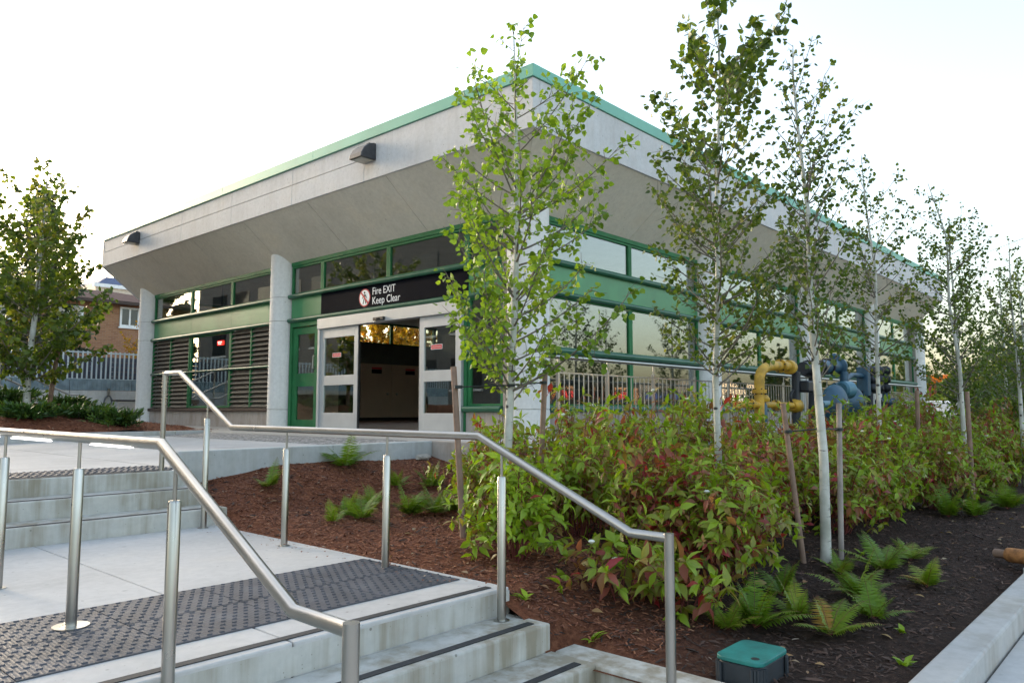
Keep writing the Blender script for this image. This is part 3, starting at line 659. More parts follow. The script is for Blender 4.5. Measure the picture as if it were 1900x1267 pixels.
# ---- exit sign band
sg = thing('exit_sign', (XF, 12.1, RZ[2]), 'long black sign over the doors with white no-walking symbol and lettering', 'sign')
F('board', 'black_sign', sg, 'L', 9.806, 14.494, RZ[2]+.035, RZ[3]-.035, -.028, .004)
def text(body, size, loc, mat, parent, M, align='LEFT', fit=None):
    cu = bpy.data.curves.new('lettering', 'FONT'); cu.body = body; cu.size = size; cu.extrude = .001; cu.align_x = align
    t = bpy.data.objects.new('tmp', cu); COL.objects.link(t); dg = bpy.context.evaluated_depsgraph_get()
    me = bpy.data.meshes.new_from_object(t.evaluated_get(dg)); bpy.data.objects.remove(t)
    vs2 = [v.co.copy() for v in me.vertices]; sx = 1
    if fit: sx = fit/(max(v.x for v in vs2)-min(v.x for v in vs2))
    for v in me.vertices: v.co = M @ Vector((v.co.x*sx, v.co.y, v.co.z))+Vector(loc)-wloc(parent)
    me.materials.clear(); me.materials.append(MAT[mat]); me.update(); o = link('lettering', me, parent); return o
ML = Matrix(((0, 0, -1), (-1, 0, 0), (0, 1, 0)))
ty = onx(691, 545, XF)[1]; te = onx(733, 540, XF)[1]; te2 = onx(742, 552, XF)[1]
text('Fire EXIT', .22, (XF-.006, ty, 3.475), 'white_print', sg, ML, fit=ty-te); text('Keep Clear', .22, (XF-.006, ty, 3.275), 'white_print', sg, ML, fit=ty-te2)
cy = onx(677, 556, XF)[1]; cz = 3.44
sy = link('no_entry_symbol', None, sg)
def disc(r, d, mat, n=28): MB().prism([(cy+r*math.cos(2*math.pi*t/n), cz+r*math.sin(2*math.pi*t/n)) for t in range(n)], 'x', XF-d-.0015, XF-d).build('symbol_disc', mat, sy)
disc(.19, .006, 'red_print'); disc(.165, .008, 'white_print')
m = MB()
def pl(pts): m.prism([(cy-p[0], cz+p[1]) for p in pts], 'x', XF-.0115, XF-.010)
pl([(.028*math.cos(t*.7854), .105+.028*math.sin(t*.7854)) for t in range(8)])
pl([(-.035, .07), (.035, .07), (.028, -.02), (-.028, -.02)]); pl([(-.028, -.015), (.0, -.015), (-.03, -.13), (-.06, -.13)]); pl([(0, -.015), (.028, -.015), (.065, -.13), (.035, -.13)])
pl([(-.035, .07), (-.03, .04), (-.07, -.02), (-.085, -.01)]); pl([(.035, .07), (.03, .04), (.07, -.02), (.085, -.01)])
m.build('walking_figure', 'black_plastic', sy)
MB().prism([(cy+.135, cz+.105), (cy+.105, cz+.135), (cy-.135, cz-.105), (cy-.105, cz-.135)], 'x', XF-.014, XF-.0125).build('slash', 'red_print', sy)
ms = thing('door_sensor', (XF-.12, 12.2, 2.9), 'small black motion sensor on the aluminium door header', 'sensor')
B('sensor_body', 'black_plastic', ms, XF-.18, XF-.121, 12.05, 12.39, 2.895, 2.965, bevel=.012); B('sensor_eye', 'dark_glass', ms, XF-.184, XF-.181, 12.16, 12.26, 2.915, 2.945)
# ================================================================== handrails
def handrail(x, pts, posts, ends, label, flange=()):
    o = thing('handrail', (x, pts[0][0], pts[0][1]-1), label, 'handrail')
    MB().tube([(x, y, z) for y, z in pts], .0245, 16).build('top_rail', 'steel', o, smooth=True)
    for y, zb in posts:
        zt = float(np.interp(-y, [-p[0] for p in pts], [p[1] for p in pts]))
        ps = MB().lathe([(.0265, zb), (.0265, zt-.165), (.022, zt-.155)], (x, y, 0), n=20).build('post', 'steel', o, smooth=True)
        MB().lathe([(.0085, zt-.16), (.0085, zt-.02)], (x, y, 0), n=10).build('pin', 'steel', ps, smooth=True)
        MB().lathe([(.048, zb+.0012), (.048, zb+.004), (.03, zb+.006)] if (y not in flange) else [(.085, zb+.009), (.085, zb+.014), (.03, zb+.016)], (x, y, 0), n=24).build('base_ring', 'steel', ps, smooth=True)
    return o
hr = handrail(3.4, [(7.84, 1.46), (7.50, 1.457), (6.43, .932), (3.33, .925), (2.226, .452), (2.0, .45), (2.0, -.32)][:6], [(6.90, 0), (5.525, 0), (4.235, 0), (3.14, -.155)], (), 'right stainless steel stair handrail beside the mulch bed')
for y, z0, z1 in ((7.84, UP, 1.462), (2.0, -.33, .452)): MB().tube([(3.4, y, z0), (3.4, y, z1+.022)], .0255, 16).build('end_post', 'steel', hr, smooth=True)
hl = handrail(1.43, [(7.84, 1.47), (7.5, 1.465), (6.43, .955), (3.305, .943), (2.254, .428), (1.94, .425)], [(6.85, 0), (5.53, 0), (4.262, 0), (3.16, -.155)], (), 'left stainless steel stair handrail nearest the camera', (4.262,))
for y, z0, z1 in ((7.84, UP, 1.472), (1.94, LOW, .427)): MB().tube([(1.43, y, z0), (1.43, y, z1+.022)], .0265, 16).build('end_post', 'steel', hl, smooth=True)
for a, b in ((5.40, 4.72), (4.10, 3.62), (6.3, 5.7)): B('light_strip', 'led', hl, 1.43-.011, 1.43+.011, b, a, .943-.0275, .943-.0235)
# baluster railing on the terrace wall
rl = thing('terrace_railing', (7.45, 6.1, .68), 'stainless baluster railing on the terrace in front of the right facade', 'railing')
MB().tube([(7.38, 6.05, 1.765), (25, 6.05, 1.765)], .026, 14).build('top_rail', 'steel', rl, smooth=True)
pxs = [7.62, 8.72, 9.92, 11.2, 12.4, 13.6, 14.8, 16, 17.2, 18.4, 19.6, 20.8, 22, 23.2, 24.4]
for i, x in enumerate(pxs):
    B('post', 'steel', rl, x-.022, x+.022, 6.035, 6.075, .67, 1.62, bevel=.004); MB().tube([(x, 6.055, 1.62), (x, 6.05, 1.75)], .011, 8).build('pin', 'steel', rl)
    if i+1 < len(pxs):
        x2 = pxs[i+1]; B('mid_rail', 'steel', rl, x+.03, x2-.03, 6.042, 6.068, 1.555, 1.575); B('bottom_rail', 'steel', rl, x+.03, x2-.03, 6.042, 6.068, .73, .748)
bm_ = mesh('baluster', *(lambda q: (q.v, q.f))(MB().tube([(0, 0, .749), (0, 0, 1.554)], .0075, 6)), 'steel')
for i in range(len(pxs)-1):
    a, b = pxs[i]+.022, pxs[i+1]-.022; n = 9
    for k in range(1, n+1):
        link('baluster', bm_, rl, (a+(b-a)*k/(n+1)-rl.location.x, 6.055-rl.location.y, -rl.location.z))
# ================================================================== trees
def interp_path(P, t):
    P = np.asarray(P); s = np.r_[0, np.cumsum(np.linalg.norm(np.diff(P, axis=0), axis=1))]; return np.stack([np.interp(t*s[-1], s, P[:, k]) for k in range(3)], -1)
def seg_tubes(name, paths, mat, parent, n=4, kind='stuff'):
    V, Fq = [], []; k = 0
    for P, r0, r1 in paths:
        P = np.asarray(P); m = len(P); d = nrm(np.gradient(P, axis=0)); a = np.where(np.abs(d[:, 2:3]) < .9, np.array([[0, 0, 1.]]), np.array([[1., 0, 0]]))
        u = nrm(np.cross(d, a)); v = np.cross(d, u); r = np.linspace(r0, r1, m)[:, None, None]; t = np.arange(n)*2*np.pi/n
        V.append((P[:, None]+r*(u[:, None]*np.cos(t)[None, :, None]+v[:, None]*np.sin(t)[None, :, None])).reshape(-1, 3))
        i = np.arange(m-1)[:, None]*n; j = np.arange(n)[None]; Fq.append((np.stack([i+j, i+(j+1) % n, i+n+(j+1) % n, i+n+j], -1)+k).reshape(-1, 4)); k += m*n
    return bigmesh(name, np.concatenate(V), np.concatenate(Fq), None, mat, parent, kind, 4, True)
def tree(name, label, base, trunk, r0, prof, nbr, seed, leaf=.055, mat='leaf_aspen', bark='bark', dens=1.0, big=0, group=None, cat='tree', up=.7, tw=1.0, rnd0=.5, spread=(.5, 1.05)):
    """trunk: list of (dx along camera right, height above base); prof: list of (height, left, right) crown half widths"""
    g = np.random.default_rng(seed); o = thing(name, base, label, cat, group); base = np.asarray(base, float)
    T = np.array([base+_rt*dx+_up*h+_fw*(.04*math.sin(3.1*h+seed)) for dx, h in trunk]); H = trunk[-1][1]
    tt = np.linspace(0, 1, 40); TP = interp_path(T, tt); zs = TP[:, 2]-base[2]
    rad = r0*np.clip(1-zs/H, .0, 1)**.85+.004; rad[0] *= 1.15
    MB().tube([tuple(p) for p in TP], list(rad), 12).build('trunk', bark, o, smooth=True)
    ph = np.array([p[0] for p in prof]); pl_ = np.array([p[1] for p in prof]); pr_ = np.array([p[2] for p in prof])
    def tp(h): return np.array([np.interp(h, zs, TP[:, k]) for k in range(3)])
    br, tws = [], []; LP, LD, LR, LS = [], [], [], []
    # tip heights distributed by crown width
    cdf = np.cumsum(np.interp(np.linspace(ph[0], ph[-1], 200), ph, pl_+pr_)+.05); cdf /= cdf[-1]
    for i in range(nbr):
        h = float(np.interp((i+g.uniform(.1, .9))/nbr, cdf, np.linspace(ph[0], ph[-1], 200)))
        az = i*2.39996+g.uniform(-.5, .5); c, s = math.cos(az), math.sin(az)
        rside = np.interp(h, ph, pr_ if c > 0 else pl_); rr = rside*g.uniform(*spread)
        dirh = _rt*c+_fw*s; tip = tp(min(h, H))*[1, 1, 0]+dirh*rr+np.array([0, 0, base[2]+h])
        hs = max(ph[0]*.75, h-rr*g.uniform(.75, 1.35)*up-.08); hs = min(hs, H*.97); st = tp(hs)
        mid = st*.5+tip*.5+dirh*rr*.10-_up*rr*.10*(1 if up > .5 else -1)+g.normal(0, .03, 3)
        t = np.linspace(0, 1, 9)[:, None]; Bz = (1-t)**2*st+2*t*(1-t)*mid+t*t*tip; ln = np.linalg.norm(tip-st)
        rb = min(.42*np.interp(hs, zs, rad), .004+.0065*ln); br.append((Bz, rb, .0025))
        nt_ = max(2, int(ln/.085*tw)); off = g.normal(0, .16)
        def put(A, Bp, step):
            L_ = np.linalg.norm(Bp-A); n = max(1, int(L_/step*dens+g.uniform(0, 1)))
            for q in range(n):
                f = g.uniform(.05, 1.05); p = A+(Bp-A)*f+g.normal(0, .015, 3)
                d = nrm((Bp-A)/max(L_, 1e-6)*.5+g.normal(0, .75, 3)+np.array([0, 0, -.55])); LP.append(p+d*g.uniform(.01, .04)); LD.append(d); LR.append(rnd0+off+g.normal(0, .17)); LS.append(leaf*g.uniform(.7, 1.25)*(1+big*max(0, (h/H-.62))*2.2))
        for k in range(nt_):
            f = .18+.82*(k+g.uniform(0, 1))/nt_; a = interp_path(Bz, np.array([f]))[0]; dd = nrm(tip-st)
            d = nrm(dd*.55+g.normal(0, .75, 3)+np.array([0, 0, .15])); l = (.07+.16*ln*(1-f*.6))*g.uniform(.5, 1.3); e = a+d*l
            tws.append((np.array([a, (a+e)/2+g.normal(0, .01, 3), e]), .0035, .0015)); put(a, e, .042)
        put(interp_path(Bz, np.array([.6]))[0], tip, .03)
    # leader shoots
    for k in range(10):
        h = H*g.uniform(.8, 1.0); a = tp(h); e = a+nrm(g.normal(0, 1, 3)+_up*1.2)*.12; tws.append((np.array([a, (a+e)/2, e]), .003, .0015))
        for q in range(3): LP.append(a+(e-a)*g.uniform(.3, 1)); LD.append(nrm(g.normal(0, 1, 3)-_up*.4)); LR.append(rnd0+g.normal(0, .15)); LS.append(leaf*g.uniform(.7, 1.2)*(1+big*.8))
    seg_tubes('branches', br, 'branch' if bark == 'bark' else bark, o, 5); seg_tubes('twigs', tws, 'twig', o, 3)
    n = len(LP); leaves('crown', LP, LD, g.normal(0, 1, (n, 3))+np.array([0, 0, .5]), LS, *L_ASP, np.array(LR), mat, o)
    return o
def at(px, depth, z): 
    p = _fw*depth+_rt*((px-950)/1410.7*depth); return (float(p[0]), float(p[1]), z)
def gz(p): return float(bedz(np.array(p[0]), np.array(p[1])))
def treeat(px, depth): p = at(px, depth, 0); return (p[0], p[1], gz(p)-.02)
# heights are above the base; widths in metres from the photograph at each tree's distance
D1 = 6.75; b1 = treeat(938, D1)
def hpx(y, d, b): return (760-y)*d/1405+EYE-b[2]
def prof_px(rows, xs, d, b):   # rows (y, left px, right px); xs trunk px at that y
    return sorted([(hpx(y, d, b), max(.03, (xs(y)-l)*d/1405), max(.03, (r-xs(y))*d/1405)) for y, l, r in rows])
def trunk_px(rows, d, b): return [((x-rows[0][0])*d/1405, max(0, hpx(y, d, b))) for x, y in rows]
def mk(name, label, d, rows, crown, r0, nbr, seed, **kw):
    b = treeat(rows[0][0], d); rows = [(rows[0][0], 760+(EYE-b[2])*1405/d)]+rows[1:]
    ys = [r[1] for r in rows][::-1]; xx = [r[0] for r in rows][::-1]
    return tree(name, label, b, trunk_px(rows, d, b), r0, prof_px(crown, lambda y: float(np.interp(y, ys, xx)), d, b), nbr, seed, **kw)
mk('aspen_tree', 'slender white-barked aspen with bright green leaves in front of the building corner', D1,
   [(937, 0), (941, 850), (948, 700), (954, 580), (959, 450), (958, 330), (957, 200), (953, 15)],
   [(700, 925, 975), (660, 850, 1010), (600, 820, 1130), (540, 805, 1150), (490, 800, 1140), (430, 830, 1110), (380, 808, 1100), (300, 800, 1110), (220, 800, 1110), (150, 840, 1110), (90, 870, 1070), (20, 945, 965)],
   .042, 60, 11, leaf=.052, mat='leaf_aspen', dens=1.15, rnd0=.55, spread=(.7, 1.35), tw=1.2)
mk('aspen_tree', 'tall leafy aspen left of the gas pipes, its top cut by the frame', 7.7,
   [(1332, 0), (1331, 700), (1336, 520), (1340, 380), (1346, 250), (1349, 120), (1352, -60)],
   [(660, 1290, 1390), (620, 1240, 1420), (560, 1225, 1470), (480, 1215, 1490), (400, 1200, 1500), (320, 1200, 1480), (240, 1215, 1460), (150, 1235, 1450), (60, 1270, 1460), (0, 1265, 1460), (-60, 1330, 1370)],
   .036, 88, 22, leaf=.045, mat='leaf_dark', dens=1.25, spread=(.6, 1.25), big=1.0, rnd0=.5)
mk('aspen_tree', 'white-trunked aspen standing between two wooden stakes at right centre', 6.8,
   [(1526, 0), (1522, 850), (1519, 690), (1512, 560), (1510, 400), (1503, 250), (1494, 120), (1493, 62)],
   [(640, 1470, 1570), (580, 1440, 1590), (500, 1430, 1590), (420, 1440, 1580), (330, 1450, 1580), (250, 1450, 1580), (180, 1460, 1590), (120, 1470, 1590), (62, 1485, 1530)],
   .043, 66, 33, leaf=.041, mat='leaf_dark', dens=1.25, spread=(.5, 1.2), up=1.0, rnd0=.42)
mk('aspen_tree', 'thin aspen behind the blue gas regulators', 10.2,
   [(1630, 0), (1632, 640), (1635, 500), (1622, 380), (1620, 275)],
   [(690, 1600, 1660), (620, 1545, 1700), (540, 1530, 1720), (460, 1545, 1720), (380, 1560, 1700), (310, 1565, 1695), (272, 1600, 1640)],
   .032, 52, 44, leaf=.045, mat='leaf_dark', dens=1.15, rnd0=.6, spread=(.5, 1.25))
mk('aspen_tree', 'aspen with wide thin branches right of the regulators', 11.6,
   [(1784, 0), (1782, 680), (1774, 560), (1771, 440), (1745, 330)],
   [(690, 1720, 1830), (620, 1690, 1850), (540, 1690, 1860), (460, 1700, 1850), (400, 1690, 1840), (350, 1710, 1790), (322, 1730, 1760)],
   .036, 52, 55, leaf=.045, mat='leaf_dark', dens=1.15, rnd0=.55, spread=(.5, 1.3))
mk('aspen_tree', 'aspen at the right edge of the picture', 13.5,
   [(1895, 0), (1893, 680), (1890, 560), (1888, 440)],
   [(690, 1840, 1960), (620, 1820, 1980), (540, 1830, 1970), (480, 1850, 1940), (440, 1880, 1900)],
   .04, 45, 66, leaf=.048, mat='leaf_dark', dens=1.1, rnd0=.6)
for i, (x, y, h, lb_) in enumerate(((17.6, 3.6, 4.9, 'aspen beyond the right-edge aspen, nearest of the three in the receding shrubs'), (20.2, 2.8, 4.6, 'aspen among the receding shrubs, middle of the three farthest'), (23.0, 3.6, 5.0, 'farthest aspen among the receding shrubs at right'))):
    z = gz((x, y)); tree('aspen_tree', lb_, (x, y, z-.02), [(0, 0), (.05, h*.5), (0, h)], .05, [(1.0, .4, .4), (h*.35, .95, .95), (h*.65, .9, .9), (h*.9, .45, .45), (h, .1, .1)], 55, 67+i, leaf=.055, mat='leaf_dark', dens=.85, rnd0=.5)
# stakes and ties
def stake(px0, y0, px1, y1, d, mat, label, r=.026, zt=None):
    b = at(px0, d, 0); zb = gz(b)-.08; a = Vector((b[0], b[1], zb)); t = at(px1, d+.05, EYE+(760-y1)*d/1405); t = Vector(t)
    o = thing('wooden_stake', a, label, 'stake', 'tree stakes')
    MB().tube([a, a.lerp(t, .5), t], [r*1.02, r, r*.97], 12).build('shaft', mat, o, smooth=True); return o
stake(862, 0, 841, 680, 6.35, 'stake', 'brown leaning stake left of the corner aspen, above the ferns')
stake(997, 0, 1012, 686, 7.0, 'stake', 'dark brown stake between the corner aspen and the railing end')
stake(1483, 0, 1453, 748, 6.75, 'stake', 'brown leaning stake left of the white-trunked aspen', .024)
stake(1550, 0, 1557, 748, 6.95, 'stake_grey', 'pale grey stake right of the white-trunked aspen', .024)
stake(1700, 0, 1703, 725, 11.2, 'stake', 'thin stake left of the right-hand aspens', .03)
stake(1797, 0, 1796, 727, 10.8, 'stake', 'thin stake beside the trunk of the wide-branched aspen', .03)
def tie(pts, label):
    o = thing('tree_tie', pts[0], label, 'tie', 'tree ties'); MB().tube(pts, .006, 8).build('strap', 'tie', o)
    for p in (pts[0], pts[-1]): MB().lathe([(.034, -.014), (.036, 0), (.034, .014)], p, n=14).build('collar', 'tie', o, smooth=True)
    MB().lathe([(.04, -.012), (.042, 0), (.04, .012)], pts[len(pts)//2], n=14).build('collar', 'tie', o, smooth=True)
def pd(px, y, d): p = at(px, d, EYE+(760-y)*d/1405); return p
tie([pd(850, 718, 6.36), pd(947, 715, 6.72), pd(1008, 710, 7.02)], 'black rubber tie holding the corner aspen to its stakes')
tie([pd(1461, 800, 6.76), pd(1521, 795, 6.8), pd(1556, 796, 6.97)], 'black rubber tie holding the white-trunked aspen to its stakes')
# ================================================================== shrubs
def dogwood(base, rad, hgt, seed, redness, nst=16, leaf=.085, dens=1.0, label='', group=None, flowers=3):
    g = np.random.default_rng(seed); o = thing('dogwood_shrub', base, label, 'shrub', group); base = np.asarray(base, float)
    st, LP, LD, LU, LR, LS, FL = [], [], [], [], [], [], []
    for i in range(nst):
        az = i*2.39996+g.uniform(-.4, .4); q = math.sqrt((i+.5)/nst); rr = rad*q*g.uniform(.8, 1.1); hh = hgt*(1-.62*q**2.2)*g.uniform(.8, 1.1)
        tip = base+np.array([math.cos(az)*rr, math.sin(az)*rr, hh]); s0 = base+np.array([math.cos(az)*rad*.15*q, math.sin(az)*rad*.15*q, -.02])
        mid = (s0+tip)/2+np.array([-math.cos(az)*rr*.1, -math.sin(az)*rr*.1, hh*.18]); t = np.linspace(0, 1, 8)[:, None]; Bz = (1-t)**2*s0+2*t*(1-t)*mid+t*t*tip
        st.append((Bz, .006, .0025)); red = redness+g.normal(0, .17)
        tips = [(Bz, red)]
        for k in range(int(6*dens)):
            f = g.uniform(.3, .95); a = interp_path(Bz, np.array([f]))[0]; d = nrm(np.array([math.cos(az), math.sin(az), .35])*.4+g.normal(0, .7, 3)+_up*.2); l = g.uniform(.10, .28)*rad*2
            e = a+d*l; m2 = (a+e)/2+_up*l*.08; tips.append((np.array([a, m2, e]), red+g.normal(0, .12))); st.append((np.array([a, m2, e]), .003, .0015))
        for C, rd in tips:
            L_ = np.linalg.norm(np.diff(C, axis=0), axis=1).sum(); n = max(1, int(L_/.075))
            for k in range(n+1):
                f = 1-k*.075/max(L_, .08)
                if f < .3: break
                p = interp_path(C, np.array([f]))[0]; ax = nrm(C[-1]-C[-2]); a0 = g.uniform(0, 6.28); cnt = 5 if k == 0 else 2
                u = nrm(np.cross(ax, [.3, .2, 1.])); v = np.cross(ax, u)
                for j in range(cnt):
                    a1 = a0+k*1.57+j*2*np.pi/cnt; d = (u*math.cos(a1)+v*math.sin(a1))*1.0+ax*(.55 if k == 0 else .2)+np.array([0, 0, -.3+.25*g.uniform()])+g.normal(0, .27, 3)
                    LP.append(p); LD.append(nrm(d)); LU.append(nrm(ax*.5+_up+g.normal(0, .5, 3))); LS.append(leaf*g.choice([.45, .7, .9, 1.05, 1.25])*g.uniform(.85, 1.1)*(1 if k else .85))
                    LR.append(rd*(.5 if k == 0 else 1.05)+g.normal(0, .15)+(g.uniform(.2, .5) if g.uniform() < .03 else 0))
            if len(FL) < flowers and g.uniform() < .12: FL.append(C[-1]+_up*.02)
    seg_tubes('stems', st, 'stem_red', o, 4)
    leaves('foliage', LP, LD, LU, LS, *L_DOG, np.array(LR), 'leaf_dogwood', o)
    for p in FL: MB().lathe([(.004, -.01), (.02, 0), (.024, .008), (.012, .016)], p, n=9).build('flower_head', 'flower', o, smooth=True)
    return o
def sb(px, y, z=-.1):     # shrub base from a pixel on the bed
    d = _ray(px, y); d = d/np.linalg.norm(d); t = 3.0
    while t < 25:
        p = np.array([0, 0, EYE])+d*t
        if p[0] > 3.66 and 1.26 < p[1] < 8.0 and p[2] <= gz(p): break
        t += .02
    return (float(p[0]), float(p[1]), gz(p))
dogwood(sb(960, 1035), .42, .80, 101, .22, 25, .092, 1.0, 'bright green dogwood shrub just right of the third handrail post', flowers=1)
dogwood(sb(1150, 1108), .52, .40, 102, .52, 9, .12, .55, 'low sparse dogwood with reddish arching stems below the handrail bend', flowers=2)
dogwood(sb(1325, 1085), .60, .90, 103, .66, 32, .094, 1.05, 'dense red and green dogwood behind the lower end of the right handrail', flowers=4)
dogwood(sb(1275, 1130), .36, .30, 110, .55, 8, .125, .6, 'low trailing dogwood with large red leaves near the green valve box', flowers=0)
dogwood((6.15, 3.05, gz((6.15, 3.05))), .55, .92, 104, .46, 27, .092, 1.0, 'green-topped dogwood shrub left of the white-trunked aspen', flowers=2)
dogwood((8.3, 2.85, gz((8.3, 2.85))), .62, .88, 105, .54, 27, .092, 1.0, 'dogwood shrub right of the pale grey stake, over bare soil', flowers=1)
# shared kinds copied through the mass behind
kinds = [dogwood((0, 0, 0), .60, .98, 120+i, r_, 25, .092, 1.0, 'x', 'x', flowers=3) for i, r_ in enumerate((.42, .56, .66, .47))]
SH = 1.2
spots = [(5.0, 4.75, 0, .80), (5.45, 4.1, 3, .95), (5.75, 5.3, 1, .98), (6.3, 4.2, 1, 1.0), (6.6, 5.05, 0, 1.05), (7.1, 3.2, 2, .98), (7.2, 4.2, 3, 1.05), (7.6, 5.2, 2, 1.02), (8.1, 3.7, 0, 1.03), (8.5, 4.6, 1, 1.05), (9.1, 3.4, 2, .98), (9.4, 4.3, 0, 1.0), (5.3, 3.2, 2, .9),
         (9.3, 2.75, 3, .95), (10.2, 3.0, 1, 1.0), (10.4, 3.9, 2, 1.05), (11.3, 3.2, 0, 1.05), (11.6, 4.0, 3, 1.05), (12.4, 3.0, 2, 1.05), (12.8, 3.9, 1, 1.1), (13.6, 3.3, 0, 1.1), (14.1, 4.3, 2, 1.1), (14.9, 3.0, 3, 1.1), (15.4, 4.0, 1, 1.15), (16.4, 3.2, 2, 1.15), (17, 4.3, 0, 1.15), (18, 3.3, 1, 1.2), (18.6, 4.4, 3, 1.2), (19.8, 3.4, 2, 1.2), (21, 3.2, 0, 1.2), (22.5, 3.4, 1, 1.25), (11.2, 2.6, 1, .9), (13.2, 2.5, 3, .95), (15.8, 2.5, 0, 1.0)]
used = set()
for i, (x, y, k, s) in enumerate(spots):
    o = kinds[k] if k not in used else copytree(kinds[k]); used.add(k)
    o.location = (x, y, gz((x, y))); o.rotation_euler[2] = 1.7*i; o.scale = (s, s, SH*s*(.93+.07*math.sin(i*2.3)))
    gi = 0 if x < 7.4 else (1 if x < 11 else 2)
    o['label'] = ('red and green dogwood shrub massed between the corner aspen and the tall aspen', 'red and green dogwood shrub massed in front of the gas pipes', 'red and green dogwood shrub in the mass receding at far right')[gi]; o['group'] = ('dogwoods near the corner', 'dogwoods before the gas pipes', 'receding dogwoods at right')[gi]
# ------------------------------------------------------------------ ferns
def fern(base, seed, n, ln, label, group='ferns', warm=.4, parent=None):
    g = np.random.default_rng(seed); o = thing('fern', base, label, 'fern', group); base = np.asarray(base, float)
    LP, LD, LU, LS, LR, st = [], [], [], [], [], []
    for i in range(n):
        az = i*2.39996+g.uniform(-.5, .5); L_ = ln*g.uniform(.65, 1.15); lean = g.uniform(.3, 1.05); t = np.linspace(0, 1, 12)
        hd_ = np.array([math.cos(az), math.sin(az), 0]); C = base+np.outer(t*L_*lean, hd_)+np.outer((t*1.15-.55*t**2.2*lean*1.2)*L_*(1.12-lean*.55), [0, 0, 1.]); st.append((C, .0025, .001))
        rd = warm+g.normal(0, .2); np_ = 24
        for k in range(np_):
            f = .12+.88*k/np_; p = interp_path(C, np.array([f]))[0]; q = interp_path(C, np.array([min(1, f+.03)]))[0]; ax = nrm(q-p+1e-9); sd = nrm(np.cross(ax, [0, 0, 1.])); w_ = math.sin(math.pi*min(1, .18+.82*f)**.8)*.23*L_+.008
            for s in (-1, 1): LP.append(p); LD.append(sd*s+ax*.35+np.array([0, 0, -.15])+g.normal(0, .06, 3)); LU.append(nrm(np.cross(ax, sd)*-1+_up*.6)); LS.append(w_); LR.append(rd+g.normal(0, .08))
    seg_tubes('rachis', st, 'stem_red', o, 3)
    leaves('fronds', LP, LD, LU, LS, [(-.07, 0, 0), (.07, 0, 0), (.085, .4, .03), (0, 1, -.06), (-.085, .4, .03)], [(0, 1, 2), (0, 2, 4), (4, 2, 3)], np.array(LR), 'leaf_fern', o); return o
fl = [(640, 868, 7, .42, 'upright fern against the pale planter wall'), (500, 905, 5, .26, 'small two-tufted fern left of the second handrail post'), (800, 905, 6, .28, 'small fern near the inner corner of the planter wall'),
      (645, 960, 5, .26, 'fern frond cluster left of the third handrail post'), (672, 965, 6, .30, 'fern with fine fronds just left of the third handrail post'), (760, 958, 9, .34, 'largest fern right of the third handrail post'), (810, 955, 8, .34, 'bushy fern beside the brown leaning stake'), (618, 970, 3, .2, 'tiny single-frond fern at the left of the ferns'), (845, 950, 6, .28, 'fern behind the leaning stake'),
      (1400, 1165, 9, .30, 'fern behind the green valve box'), (1540, 1180, 6, .28, 'fern right of the green valve box'), (1590, 1110, 9, .34, 'fern clump in front of the white-trunked aspen'), (1640, 1060, 10, .36, 'tall fern on the dark soil right of the aspen'), (1690, 1040, 6, .3, 'small fern left of the log'), (1810, 960, 9, .40, 'fern under the shrubs near the right edge'), (1870, 945, 10, .42, 'fern at the far right above the log'), (1480, 1150, 7, .26, 'short fern between the valve box and the aspen'), (1760, 960, 8, .36, 'fern at the foot of the right-hand shrubs'), (1560, 1065, 5, .24, 'small fern just right of the aspen trunk foot'), (1720, 1090, 6, .24, 'low fern in the open soil left of the kerb'), (1620, 1150, 7, .26, 'yellowing fern in the middle of the dark soil'), (1450, 1105, 6, .26, 'fern below the red-leaved shrub'), (1350, 1170, 6, .24, 'fern left of the valve box lid'), (1840, 915, 9, .4, 'tall fern against the receding shrubs'), (735, 905, 5, .24, 'fern near the stone in the planter corner'), (690, 940, 6, .28, 'fern behind the third handrail post')]
for i, (px, y, n, ln, lb) in enumerate(fl): fern(sb(px, y), 300+i, n+2, ln*1.3, lb, warm=.25+.25*(i % 3 == 1)+.1*(px > 1300))
# little weeds
def weed(base, seed, label):
    g = np.random.default_rng(seed); o = thing('weed', base, label, 'weed', 'small weeds'); n = 9; a = g.uniform(0, 6.28, n)
    leaves('leaves', np.tile(base, (n, 1))+g.normal(0, .008, (n, 3)), np.stack([np.cos(a), np.sin(a), g.uniform(.3, 1.2, n)], -1), np.tile([0, 0, 1.], (n, 1)), g.uniform(.04, .09, n), *L_DOG, g.uniform(0, .2, n), 'leaf_dogwood', o)
for i, (px, y, lb) in enumerate(((975, 1130, 'small green seedling beside the second lower step'), (1100, 1190, 'green weed behind the stair side wall'), (1395, 1262, 'green weed in front of the valve box'), (1680, 1235, 'weed near the street kerb'), (1675, 1175, 'small weed on the dark soil'), (1600, 1030, 'weed right of the aspen foot'), (985, 905, 'weed under the corner shrubs'))): weed(sb(px, y), 400+i, lb)
